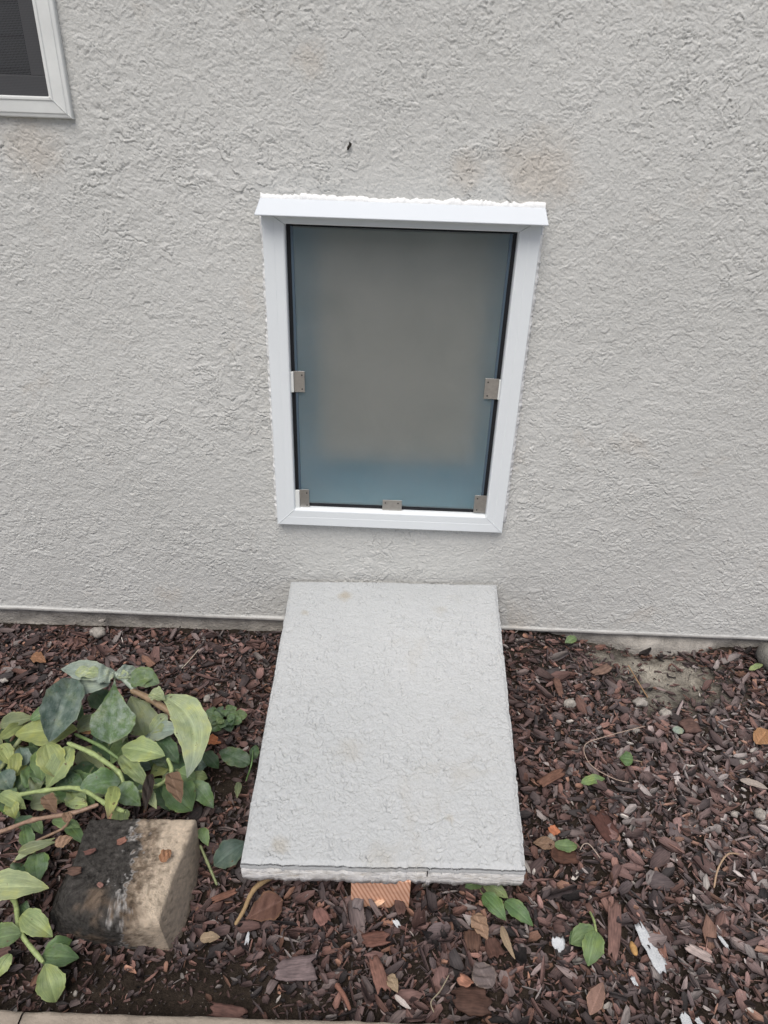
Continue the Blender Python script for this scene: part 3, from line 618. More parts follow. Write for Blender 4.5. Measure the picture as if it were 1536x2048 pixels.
chips(26000, rng, (0.0095,), 0, 'wood_crumbs', 'fine dark crumbs and splinters of bark between the chips')
chips(11000, rng, (0.0155,), 0, 'bark_mulch', 'lower layer of dark brown bark chips')
chips(11500, rng, (0.0190,), 1, 'bark_mulch', 'reddish brown and grey bark chips covering the bed')
chips(1100, rng, (0.0300,), 2, 'bark_mulch', 'larger bark chips lying on top of the bed')
chips(6000, rng, (0.0120,), 2, 'bark_mulch', 'small bark splinters lying on top of the bed')

n = 1500; x = rng.uniform(-0.8, 0.8, n*4); y = rng.uniform(-0.82, -0.02, n*4); k_ = rng.rand(n*4) < 0.10+0.9*zone(x, y)+0.35*sst(0.2, 0.6, x); x, y = x[k_][:n], y[k_][:n]; n = len(x)
r_ = 0.0006*np.exp(rng.normal(0, .45, n)); T4 = np.array([(1, 0, -.5), (-.6, .9, -.4), (-.5, -.9, -.5), (0, 0, .9)])
V = (T4[None]*r_[:, None, None]*rng.uniform(.6, 1.4, (n, 4, 1))+np.stack([x, y, gz(x, y)+rng.uniform(0.003, 0.016, n)], -1)[:, None]).reshape(-1, 3)
F = (np.array([(0, 1, 3), (1, 2, 3), (2, 0, 3)])[None]+(np.arange(n)*4)[:, None, None]).reshape(-1, 3)
tag(mesh('soil_specks', V, F, M_stone, None, False), 'tiny white grit and perlite specks sprinkled in the soil', None, None, 'stuff')

# ---------------------------------------------------------------- leaves and stems
G = dict(blue=(0.100, 0.155, 0.118), dark=(0.050, 0.100, 0.040), green=(0.110, 0.190, 0.070), mid=(0.165, 0.245, 0.095), light=(0.28, 0.35, 0.145), yel=(0.33, 0.38, 0.130), pale=(0.37, 0.43, 0.22), grey=(0.31, 0.37, 0.30), olive=(0.19, 0.22, 0.105), brown=(0.16, 0.105, 0.07), tan=(0.24, 0.16, 0.11), black=(0.035, 0.028, 0.024), orange=(0.30, 0.17, 0.09), rust=(0.15, 0.082, 0.062), ochre=(0.28, 0.215, 0.145))
lrng = random.Random(7)
def leaf(base, tip, wpx, col, frost=0.2, z=(0.05, 0.03), bend=0.015, roll=0.0, cup=0.26, side=0.0, shape=0.42, wav=0.13, parent=None, name='leaf', mat=None, tipcol=None, label=None, crumple=0.0):
    P0 = atz(base[0], base[1], z[0]); P2 = atz(tip[0], tip[1], z[1]); Pm = (P0+P2)/2
    wid = wpx/pxm(Pm); ax = P2-P0; Lh = np.linalg.norm(ax); ax /= Lh
    toc = CAM-Pm; toc /= np.linalg.norm(toc); toc = toc*0.55+np.array([0, 0, 0.45]); nrm = toc-ax*(toc@ax); nrm /= np.linalg.norm(nrm)
    sd_ = np.cross(ax, nrm); P1 = Pm+nrm*bend+sd_*side*Lh
    ns, nw = 21, 13; V = []; uv = []; cs = []
    asy = lrng.uniform(-.12, .12); ph = lrng.uniform(0, 6.28); c0 = np.array(G[col] if isinstance(col, str) else col)*math.exp(lrng.gauss(0, 0.10)); ct_ = np.array(G[tipcol]) if tipcol else c0
    for i in range(ns):
        s = i/(ns-1); p = (1-s)**2*P0+2*s*(1-s)*P1+s*s*P2; tg = 2*(1-s)*(P1-P0)+2*s*(P2-P1); tg /= np.linalg.norm(tg)+1e-9
        n_ = nrm-tg*(nrm@tg); n_ /= np.linalg.norm(n_); w_ = np.cross(tg, n_)
        rl_ = roll*1.0; wv_ = w_*math.cos(rl_)+n_*math.sin(rl_); nn = np.cross(wv_, tg)
        nn = -nn if nn@n_ < 0 else nn
        e = math.log(0.5)/math.log(shape); q = s**e; hw_ = wid/2*(max(math.sin(math.pi*min(q, 1)), 0))**(0.75 if s < shape else 0.95)*1.04+0.0005
        for j in range(nw):
            t_ = j/(nw-1)*2-1
            off = cup*hw_*(abs(t_)**1.3)*1.0+wav*hw_*math.sin(s*9+ph+t_*1.3)*t_*t_+crumple*hw_*math.sin(s*17+t_*5+ph)*0.6
            off -= 0.10*hw_*math.exp(-(t_/0.10)**2)+0.02*hw_*math.cos(t_*22)*(1-abs(t_)); off += 0.09*hw_*math.sin(s*13+ph*2+(2 if t_ > 0 else 0))*abs(t_)**2
            edge = 1+0.05*math.sin(s*21+ph)*abs(t_)+0.035*math.sin(s*47+ph*3+(1 if t_ > 0 else 0))*abs(t_)**3+asy*t_*math.sin(s*3)
            V.append(p+wv_*t_*hw_*edge+nn*off); uv.append((s*Lh*10, t_*wid*10+ph))
            k = max(0, (s-0.72)/0.28)*0.9; ed_ = 0.10*(abs(t_) > .95)
            cs.append([*(c0*(1-k)+ct_*k)*(1-ed_*0), frost])
            if abs(t_) < 0.01: cs[-1][:3] = [x*1.25+0.015 for x in cs[-1][:3]]
            if abs(t_) > 0.99 or s > .985: cs[-1][:3] = [x*1.15+y for x, y in zip(cs[-1][:3], (.03, .02, .0))]
    V = np.array(V); V[:, 2] = np.maximum(V[:, 2], gz(V[:, 0], V[:, 1])+0.006)
    o = mesh(name, V, gridF(ns, nw), mat or M_leaf, None, True, col=np.array(cs), uv=uv)
    if parent: part(o, parent)
    if label and parent: o['label'] = label
    return o
def tube(pts, r, col, name='stem', parent=None, mat=None, seg=8, nodes=True):
    P = [np.array(p, float) for p in pts]; Q = []
    for i in range(len(P)-1):
        a_, b_, c_, d_ = P[max(i-1, 0)], P[i], P[i+1], P[min(i+2, len(P)-1)]
        for s in np.linspace(0, 1, 7)[:-1 if i < len(P)-2 else None]:
            Q.append(0.5*((2*b_)+(-a_+c_)*s+(2*a_-5*b_+4*c_-d_)*s*s+(-a_+3*b_-3*c_+d_)*s**3))
    V = []; uv = []; n = len(Q); cs = []; c0 = np.array(G[col] if isinstance(col, str) else col)
    for i, q in enumerate(Q):
        tg = Q[min(i+1, n-1)]-Q[max(i-1, 0)]; tg /= np.linalg.norm(tg)+1e-9; a_ = np.cross(tg, (0.1, 0.2, 1)); a_ /= np.linalg.norm(a_); b_ = np.cross(tg, a_)
        rr_ = (r[0]+(r[1]-r[0])*i/(n-1) if isinstance(r, tuple) else r)*(0.84+(0.24 if nodes and i % 6 == 0 else 0)+0.05*math.sin(i*1.7))
        if i in (0, n-1): rr_ *= 0.5
        for k in range(seg): th = 2*math.pi*k/seg; V.append(q+rr_*(math.cos(th)*a_+math.sin(th)*b_)); uv.append((i*0.05, k*0.05)); cs.append([*c0, 0])
    F = [(i*seg+k, i*seg+(k+1) % seg, (i+1)*seg+(k+1) % seg, (i+1)*seg+k) for i in range(n-1) for k in range(seg)]+[tuple(range(seg)), tuple(range(n*seg-1, (n-1)*seg-1, -1))]
    o = mesh(name, V, F, mat or M_stem, None, True, col=cs, uv=uv)
    if parent: part(o, parent)
    return o
def pz(*a): return [atz(u, v, z) for u, v, z in a]

# big wilted plant, left
pl = thing('trailing_plant', 'large wilted green trailing plant sprawling behind the concrete block', 'plant', atz(180, 1560, 0.0))
kw = dict(parent=pl)
fill = [(40, 1500, 90, 1560, 46, 'dark'), (0, 1530, 60, 1500, 40, 'olive'), (120, 1560, 190, 1612, 66, 'green'), (60, 1560, 20, 1500, 44, 'blue'), (250, 1540, 300, 1590, 40, 'dark'), (190, 1530, 150, 1590, 60, 'dark'), (300, 1500, 360, 1560, 44, 'green'), (10, 1560, 80, 1600, 40, 'green'), (60, 1610, 130, 1600, 34, 'olive'), (200, 1460, 260, 1500, 44, 'olive'), (330, 1560, 290, 1610, 36, 'green'), (0, 1600, 40, 1640, 30, 'green'), (100, 1450, 60, 1500, 40, 'green'), (230, 1470, 190, 1540, 50, 'dark'), (30, 1640, 90, 1660, 26, 'dark'), (130, 1640, 170, 1690, 24, 'green'), (-40, 1520, 20, 1560, 50, 'green'), (-50, 1470, 10, 1500, 40, 'olive'), (-60, 1580, 0, 1610, 46, 'mid'), (280, 1600, 250, 1560, 34, 'green'), (350, 1590, 395, 1560, 30, 'mid'), (160, 1500, 210, 1560, 44, 'olive'), (90, 1560, 30, 1600, 36, 'dark')]
for u0, v0, u1_, v1_, w, c in fill: leaf((u0, v0), (u1_, v1_), w, c, 0.15, (0.030, 0.022), 0.012, **kw)
frr = random.Random(21)
for k in range(44):
    u = frr.uniform(-60, 390); v = frr.uniform(1450, 1630)
    if u > 300 and v < 1490: continue
    a_ = frr.uniform(0, 6.28); L_ = frr.uniform(40, 85); leaf((u, v), (u+L_*math.cos(a_), v+L_*0.7*math.sin(a_)), L_*frr.uniform(.4, .6), frr.choice(['dark', 'green', 'olive', 'green', 'mid', 'blue', 'light', 'yel']), frr.uniform(0, .5), (frr.uniform(.03, .05), frr.uniform(.025, .045)), frr.uniform(.005, .02), crumple=frr.choice([0, 0, .2]), **kw)
# stems
tube(pz((135, 1486, .10), (186, 1508, .095), (237, 1545, .085), (246, 1572, .07)), 0.0048, 'light', parent=pl)
tube(pz((-60, 1606, .05), (0, 1596, .06), (91, 1581, .08), (157, 1577, .09), (211, 1607, .10), (250, 1624, .112)), 0.0042, 'light', parent=pl)
tube(pz((-40, 1676, .05), (0, 1664, .06), (66, 1640, .08), (142, 1627, .095), (197, 1609, .10)), 0.0040, (0.26, 0.17, 0.12), parent=pl)
tube(pz((335, 1517, .09), (343, 1540, .085), (333, 1560, .08), (306, 1576, .07)), 0.0040, 'light', parent=pl)
tube(pz((150, 1468, .07), (204, 1494, .075), (240, 1520, .06)), 0.0036, 'mid', parent=pl)
tube(pz((262, 1380, .14), (300, 1398, .135), (350, 1430, .125), (405, 1462, .11)), (0.0065, 0.008), (0.235, 0.165, 0.10), parent=pl)
tube(pz((200, 1350, .16), (240, 1352, .155), (270, 1380, .14)), 0.0070, 'grey', parent=pl)
tube(pz((0, 1540, .04), (40, 1480, .06), (80, 1445, .10), (130, 1400, .13), (150, 1365, .14), (200, 1348, .155)), 0.0045, 'olive', parent=pl)
tube(pz((0, 1520, .04), (30, 1470, .05), (66, 1430, .06)), 0.003, 'tan', parent=pl)
tube(pz((240, 1585, .07), (290, 1582, .08), (310, 1570, .08)), 0.0030, 'light', parent=pl)
tube(pz((142, 1627, .09), (128, 1655, .06), (60, 1690, .04), (20, 1735, .03)), 0.0026, 'tan', parent=pl)
# leaves
LV = [
 ((60, 1440), (150, 1392), 26, 'green', .2, (.11, .13), .01, dict()),
 ((186, 1384), (222, 1422), 40, 'dark', .1, (.09, .07), .01, dict()),
 ((137, 1404), (166, 1444), 30, 'green', .2, (.09, .07), .01, dict()),
 ((153, 1460), (210, 1432), 30, 'olive', .4, (.07, .08), .01, dict()),
 ((162, 1465), (205, 1455), 16, 'orange', 0, (.07, .06), .01, dict()),
 ((262, 1392), (290, 1472), 66, 'olive', .4, (.12, .07), .015, dict(shape=.6)),
 ((357, 1458), (288, 1472), 38, 'grey', .3, (.11, .06), .01, dict()),
 ((335, 1430), (300, 1470), 30, 'pale', .5, (.11, .07), .01, dict()),
 ((30, 1470), (155, 1458), 58, 'yel', .1, (.09, .085), .025, dict(shape=.55)),
 ((0, 1450), (70, 1436), 30, 'olive', .1, (.06, .07), .012, dict()),
 ((0, 1478), (52, 1446), 24, 'yel', .1, (.07, .06), .012, dict()),
 ((92, 1488), (114, 1556), 50, 'yel', .1, (.10, .06), .01, dict(tipcol='ochre')),
 ((142, 1492), (92, 1576), 44, 'light', .1, (.09, .05), .015, dict(side=-.1)),
 ((78, 1500), (84, 1562), 34, 'mid', .1, (.08, .05), .015, dict()),
 ((330, 1512), (243, 1496), 46, 'light', .15, (.095, .085), .02, dict(shape=.5)),
 ((317, 1474), (358, 1528), 32, 'dark', .2, (.085, .06), .015, dict()),
 ((240, 1512), (300, 1578), 30, 'light', .2, (.08, .07), .015, dict(crumple=.15)),
 ((160, 1576), (242, 1562), 48, 'green', .6, (.095, .08), .02, dict(shape=.5)),
 ((233, 1577), (281, 1612), 42, 'green', .5, (.09, .08), .02, dict()),
 ((230, 1572), (216, 1638), 26, 'yel', .0, (.115, .11), .015, dict(tipcol='orange')),
 ((328, 1566), (384, 1622), 60, 'green', .15, (.07, .045), .02, dict(shape=.55)),
 ((318, 1575), (340, 1622), 36, 'dark', .15, (.06, .04), .015, dict()),
 ((383, 1563), (427, 1616), 34, 'green', .4, (.06, .03), .02, dict()),
 ((355, 1545), (392, 1560), 30, 'mid', .1, (.07, .06), .01, dict()),
 ((385, 1552), (415, 1556), 20, 'light', .1, (.06, .05), .01, dict()),
 ((410, 1505), (437, 1537), 26, 'dark', .1, (.05, .03), .01, dict()),
 ((292, 1580), (313, 1618), 20, 'pale', .2, (.10, .10), .01, dict()),
 ((0, 1588), (52, 1618), 28, 'light', .1, (.07, .05), .015, dict()),
 ((20, 1608), (30, 1636), 26, 'yel', .1, (.06, .05), .015, dict()),
 ((34, 1506), (30, 1552), 24, 'yel', .0, (.07, .05), .01, dict()),
 ((0, 1545), (22, 1580), 40, 'blue', .5, (.06, .04), .01, dict()),
 ((0, 1490), (22, 1530), 30, 'yel', .1, (.07, .05), .01, dict()),
 ((52, 1530), (40, 1495), 30, 'blue', .5, (.05, .06), .01, dict()),
 ((36, 1704), (112, 1684), 20, 'olive', .2, (.05, .055), .012, dict()),
 ((30, 1720), (110, 1676), 14, 'pale', .2, (.045, .05), .012, dict()),
 ((70, 1640), (84, 1668), 18, 'mid', .1, (.05, .04), .01, dict()),
 ((60, 1700), (50, 1650), 26, 'green', .2, (.04, .05), .01, dict()),
 ((105, 1640), (160, 1655), 20, 'mid', .1, (.06, .055), .01, dict()),
 ((339, 1546), (362, 1606), 32, 'brown', 0, (.105, .10), .01, dict(crumple=.5, mat=M_dead)),
 ((88, 1592), (112, 1626), 26, 'brown', 0, (.08, .07), .01, dict(crumple=.4, mat=M_dead)),
 ((302, 1548), (290, 1622), 20, 'black', 0, (.11, .115), .01, dict(crumple=.5, mat=M_dead)),
 ((280, 1475), (345, 1478), 30, 'brown', 0, (.05, .05), .01, dict(crumple=.3, mat=M_dead)),
 ((140, 1625), (130, 1645), 18, 'brown', 0, (.10, .09), .006, dict(crumple=.3, mat=M_dead)),
 ((110, 1690), (145, 1675), 20, 'tan', 0, (.06, .06), .006, dict(crumple=.3, mat=M_dead)),
 # tall wilted crown
 ((222, 1364), (128, 1378), 38, 'grey', .7, (.150, .135), .012, dict(crumple=.12)),
 ((225, 1352), (122, 1338), 40, 'grey', .8, (.160, .155), .018, dict(crumple=.2, wav=.2)),
 ((215, 1345), (150, 1326), 18, 'pale', .5, (.160, .16), .012, dict(crumple=.2)),
 ((250, 1358), (319, 1366), 40, 'mid', .5, (.150, .145), .022, dict(wav=.2, shape=.6, cup=.4)),
 ((190, 1362), (232, 1344), 34, 'grey', .8, (.158, .160), .02, dict(crumple=.35, wav=.3)),
 ((150, 1345), (215, 1350), 24, 'pale', .8, (.165, .163), .012, dict(crumple=.4, wav=.3)),
 ((232, 1350), (278, 1340), 22, 'grey', .5, (.160, .155), .012, dict(crumple=.3)),
 ((300, 1386), (330, 1400), 26, 'pale', .3, (.150, .145), .012, dict(crumple=.3)),
 ((262, 1372), (310, 1352), 26, 'mid', .5, (.150, .150), .015, dict(cup=.6)),
 ((235, 1348), (262, 1356), 16, 'pale', .5, (.158, .155), .01, dict()),
 ((142, 1356), (98, 1484), 70, 'blue', .6, (.150, .10), .035, dict(shape=.5, cup=.75, side=-.10, crumple=.1)),
 ((122, 1390), (92, 1470), 34, 'green', .2, (.135, .10), .02, dict()),
 ((230, 1356), (220, 1488), 82, 'green', .85, (.160, .105), .02, dict(shape=.74, cup=.15, crumple=.08)),
 ((325, 1393), (374, 1556), 66, 'pale', .35, (.140, .085), .03, dict(shape=.5, side=-.42, cup=.35, tipcol='grey', crumple=.1, wav=.15)),
]
for l in LV: leaf(l[0], l[1], l[2], l[3], l[4], l[5], l[6], **{**kw, **l[7]})

# vine bottom left
vn1 = thing('vine_cutting', 'bright green leafy stem hanging down at the lower left in front of the stained block', 'plant', atz(40, 1860, 0))
tube(pz((-20, 1760, .03), (28, 1800, .04), (40, 1863, .045), (87, 1925, .035)), 0.0042, 'light', parent=vn1)
tube(pz((28, 1800, .04), (50, 1740, .03), (70, 1705, .03)), 0.003, 'mid', parent=vn1)
for l in [((-30, 1775), (98, 1776), 54, 'pale', .0, (.06, .06), .02, dict(shape=.4, wav=.15)), ((72, 1708), (76, 1768), 42, 'green', .35, (.04, .035), .012, {}), ((48, 1728), (30, 1760), 34, 'dark', .2, (.03, .03), .01, {}),
          ((44, 1828), (105, 1874), 42, 'light', .1, (.05, .035), .018, {}), ((42, 1868), (-20, 1884), 42, 'mid', .1, (.05, .04), .018, {}), ((90, 1928), (112, 2004), 50, 'light', .1, (.045, .02), .02, dict(shape=.55)),
          ((84, 1912), (158, 1916), 40, 'green', .1, (.03, .02), .012, {}), ((90, 1905), (144, 1880), 30, 'green', .1, (.03, .02), .012, {}), ((22, 1908), (-6, 1955), 24, 'light', .1, (.035, .02), .01, {}), ((36, 1815), (58, 1832), 26, 'dark', .1, (.03, .03), .01, {}), ((96, 1935), (124, 1990), 26, 'dark', .1, (.02, .015), .01, {})]:
    leaf(l[0], l[1], l[2], l[3], l[4], l[5], l[6], parent=vn1, **l[7])

def sprig(name, label, cat, leaves, stems=(), loc=None):
    u, v = leaves[0][0]; t0 = thing(name, label, cat, atz(*(loc or (u, v)), 0.0))
    for s in stems: tube(pz(*s[0]), s[1], s[2], parent=t0)
    for l in leaves: leaf(l[0], l[1], l[2], l[3], l[4], l[5], l[6], parent=t0, **(l[7] if len(l) > 7 else {}))
    return t0
Z2 = (.028, .024)
sprig('fallen_sprig', 'four glossy green leaves fallen at the front right corner of the ramp', 'leaf sprig',
      [((964, 1762), (930, 1775), 26, 'mid', .1, Z2, .008), ((964, 1763), (1016, 1796), 26, 'light', .1, Z2, .01), ((966, 1788), (1012, 1841), 32, 'green', .1, Z2, .01), ((1010, 1802), (1066, 1852), 30, 'green', .1, Z2, .012, dict(wav=.15))], [([(955, 1765, .02), (968, 1790, .024), (1008, 1803, .026)], 0.0012, 'olive')])
sprig('fallen_sprig', 'light green sprig of round leaves on a thick stem right of the curled dry leaf', 'leaf sprig',
      [((1190, 1858), (1142, 1888), 40, 'mid', .1, (.032, .024), .012, dict(shape=.5)), ((1192, 1862), (1176, 1932), 40, 'mid', .15, (.034, .024), .014, dict(shape=.5)), ((1160, 1872), (1139, 1888), 26, 'green', .1, (.02, .018), .008)], [([(1180, 1824, .02), (1188, 1842, .03), (1193, 1866, .034)], 0.0022, 'light')])
sprig('fallen_leaf', 'flat bright green leaf lying on the mulch right of the ramp middle', 'leaf', [((1162, 1566), (1210, 1557), 18, 'mid', .1, Z2, .008)])
sprig('fallen_leaf', 'pointed deep green leaf with pale stalk lying farther right near thin twig', 'leaf', [((1266, 1520), (1239, 1516), 26, 'green', .0, Z2, .006)], [([(1262, 1519, .024), (1285, 1524, .022)], 0.0009, 'ochre')])
sprig('fallen_leaf', 'small round green leaf close to the wall base right of the ramp', 'leaf', [((1152, 1274), (1130, 1286), 16, 'mid', .2, (.04, .04), .006, dict(shape=.5))])
sprig('fallen_leaf', 'thin pale green leaf near the grey rock at the right edge', 'leaf', [((1498, 1340), (1526, 1329), 10, 'light', .1, Z2, .006)])
sprig('fallen_leaf', 'torn green leaf beside a white stone right of the ramp front', 'leaf', [((1108, 1688), (1155, 1690), 22, 'mid', .1, Z2, .014, dict(side=.2)), ((1110, 1690), (1066, 1685), 22, 'tan', .1, Z2, .008, dict(mat=M_dead, crumple=.3))])
sprig('fallen_leaf', 'tiny grey green leaf at the rim of the bare soil hollow', 'leaf', [((1345, 1460), (1368, 1462), 14, 'grey', .2, Z2, .006)])
sprig('ramp_side_plant', 'low dark glossy leaf growing between the big plant and the ramp', 'plant', [((500, 1528), (438, 1503), 36, 'dark', .3, (.05, .05), .015), ((505, 1520), (512, 1490), 18, 'dark', .2, (.03, .04), .01)], [([(506, 1500, .04), (503, 1528, .05), (492, 1562, .02)], 0.0016, 'green')], (495, 1555))
sprig('ramp_side_plant', 'blue green leaf tucked against the front left side of the ramp', 'plant', [((492, 1684), (428, 1732), 48, 'blue', .2, (.045, .03), .02, dict(shape=.55))], [], (470, 1720))
sprig('seedling', 'thin leaning green stem with one leaf beside the block smooth face', 'plant', [((401, 1656), (416, 1692), 20, 'mid', .2, (.06, .05), .01)], [([(400, 1690, .06), (415, 1725, .04), (434, 1770, .02)], 0.0026, 'olive')], (430, 1765))
sprig('fallen_leaf', 'narrow dull green leaf in the dark soil gap left of the ramp', 'leaf', [((478, 1564), (474, 1596), 12, 'olive', .2, Z2, .006)])
# rosette
ro = thing('succulent_rosette', 'small green rosette plant growing between big plant and ramp', 'plant', atz(450, 1440, 0))
for k in range(15):
    a_ = k*2.4; r_ = 16+22*(k/14.0); cu, cv = 450, 1436
    leaf((cu+4*math.cos(a_), cv+3*math.sin(a_)), (cu+r_*1.25*math.cos(a_), cv+r_*0.85*math.sin(a_)), 17+0.3*k, ['green', 'mid', 'green', 'dark'][k % 4], .35, (.038-.0006*k, .045-0.0016*k), .004, parent=ro, shape=.66, cup=.3)

# ---------------------------------------------------------------- loose dry leaves, sticks, stones, flakes
def loose(name, label, cat, b_, t_, w, col, z=(.026, .024), bend=.008, **k):
    o = leaf(b_, t_, w, col, 0, z, bend, name=name, mat=M_dead, **k); return tag(center(o), label, cat)
loose('dry_leaf', 'large crinkled rust brown leaf left of the timber support', 'leaf', (492, 1838), (566, 1800), 52, 'rust', crumple=.25, shape=.62)
loose('dry_leaf', 'small flat tan dry leaf between the block and the big brown leaf', 'leaf', (400, 1878), (440, 1874), 18, 'ochre', crumple=.1)
loose('dry_leaf', 'narrow curled tan dry leaf below the fallen green sprig', 'leaf', (1004, 1852), (1030, 1918), 13, 'ochre', side=.12, bend=.012)
loose('dry_leaf', 'crumpled orange brown leaf left of the narrow curled leaf', 'leaf', (950, 1828), (975, 1880), 30, 'tan', crumple=.4)
loose('dry_leaf', 'pointed pinkish brown leaf near the bottom right middle', 'leaf', (1206, 1965), (1180, 2030), 30, (0.24, 0.15, 0.12), crumple=.15, shape=.6)
loose('dry_leaf', 'bright orange dry leaf at the right edge of the bed', 'leaf', (1512, 1488), (1536, 1460), 30, 'orange', crumple=.35)
loose('dry_leaf', 'crumpled orange brown leaf stuck on the tan end of the block', 'leaf', (322, 1724), (342, 1700), 20, (0.22, 0.12, 0.07), z=(BZ+.008, BZ+.010), crumple=.4)
loose('dry_leaf', 'grey lobed dry leaf low in the mulch right of the brown chip', 'leaf', (985, 1975), (950, 1925), 44, (0.14, 0.115, 0.11), crumple=.35)
loose('dry_leaf', 'tan pointed leaf beside the wide grey bark slab', 'leaf', (778, 1950), (795, 1985), 20, 'ochre', crumple=.2)
loose('dry_leaf', 'orange brown crinkled leaf behind the big plant at the left', 'leaf', (65, 1310), (92, 1325), 20, (0.22, 0.12, 0.07), crumple=.5)
loose('dry_leaf', 'orange dead leaf between the big plant and the rosette', 'leaf', (412, 1478), (442, 1486), 18, (0.30, 0.12, 0.06), crumple=.3)
loose('dry_leaf', 'curled white and tan dry leaf at the kerb below the twig', 'leaf', (790, 1990), (822, 2018), 9, (0.5, 0.45, 0.42), side=.15)
loose('dry_leaf', 'long grey dry leaf near the far right mulch', 'leaf', (1480, 1560), (1536, 1578), 12, (0.30, 0.26, 0.23))
def stick(label, pts, r, col, name='twig'):
    return tag(center(tube(pz(*pts), r, col, name=name, mat=M_dead, nodes=False)), label, 'twig')
stick('thick twisted ochre dry stem at the front left corner of the ramp', [(545, 1752, .035), (515, 1772, .034), (500, 1792, .032), (488, 1820, .030), (470, 1850, .024)], (0.0055, 0.0032), (0.34, 0.24, 0.13))
stick('pale straw lying on the mulch behind the big plant', [(398, 1298, .024), (378, 1322, .024), (360, 1340, .022)], 0.0013, (0.45, 0.40, 0.33))
stick('long thin curved pale twig looping on the mulch right of the ramp', [(1290, 1452, .03), (1215, 1472, .03), (1170, 1490, .032), (1180, 1528, .03), (1225, 1556, .028), (1258, 1565, .024)], 0.0010, (0.40, 0.31, 0.25))
stick('curved light brown stalk arching over the mulch at the right', [(1478, 1708, .026), (1455, 1709, .038), (1436, 1738, .034), (1428, 1776, .020)], 0.0017, (0.42, 0.30, 0.20))
stick('reddish peg of wood near the kerb at the bottom middle', [(672, 1968, .030), (690, 1995, .03), (700, 2020, .024)], (0.0045, 0.003), (0.22, 0.11, 0.08))
stick('wispy pale root strand near the bottom centre right', [(898, 1950, .026), (880, 1982, .026), (862, 2004, .024), (868, 2025, .02)], 0.0010, (0.32, 0.28, 0.20))
stick('thin straight twig crossing mulch near the hollow', [(1256, 1330, .03), (1280, 1370, .03), (1296, 1396, .028)], 0.0016, (0.32, 0.21, 0.12))
stick('thin stiff nail like twig leaning on the front edge of the ramp', [(854, 1766, .05), (854, 1752, .09), (855, 1742, .112)], 0.0010, (0.06, 0.05, 0.05))
stick('bent pale stalk right of the ramp front beside the torn leaf', [(1160, 1700, .026), (1168, 1688, .03), (1180, 1690, .028), (1200, 1716, .022)], 0.0010, (0.42, 0.34, 0.28))

def lump(name, label, cat, u, v, w, h, mat, z=0.016, th=0.5, seed=0, ang=0.0, col=None, jag=0.25, flat=False):
    c = atz(u, v, z); s = pxm(c); a_, b_ = w/s/2, h/s/2*1.25; rg_ = np.random.RandomState(seed+int(u)); nl, nm = 9, 14; V = []; uv = []
    for i in range(nl):
        ph = math.pi*i/(nl-1); zz = math.cos(ph); rr_ = math.sin(ph)
        if flat: zz = np.sign(zz)*min(1, abs(zz)*1.5); rr_ = min(1, rr_*1.5)
        for j in range(nm):
            th_ = 2*math.pi*j/nm; k = 1+jag*float(vn(math.cos(th_)*1.7+seed, math.sin(th_)*1.7+u*.37, 7))+jag*.45*float(vn(math.cos(th_)*4+i, math.sin(th_)*4+u, 8))
            x, y = a_*rr_*math.cos(th_)*k, b_*rr_*math.sin(th_)*k; V.append((c[0]+x*math.cos(ang)-y*math.sin(ang), c[1]+x*math.sin(ang)+y*math.cos(ang), c[2]+zz*min(a_, b_)*th*(1+.2*k))); uv.append((x+u, y+v))
    V = np.array(V); F = [(i*nm+j, (i+1)*nm+j, (i+1)*nm+(j+1) % nm, i*nm+(j+1) % nm) for i in range(nl-1) for j in range(nm)]
    o = mesh(name, V, F, mat, None, not flat, col=None if col is None else np.tile(np.array(col), (len(V), 1)), uv=uv); return tag(center(o), label, cat)
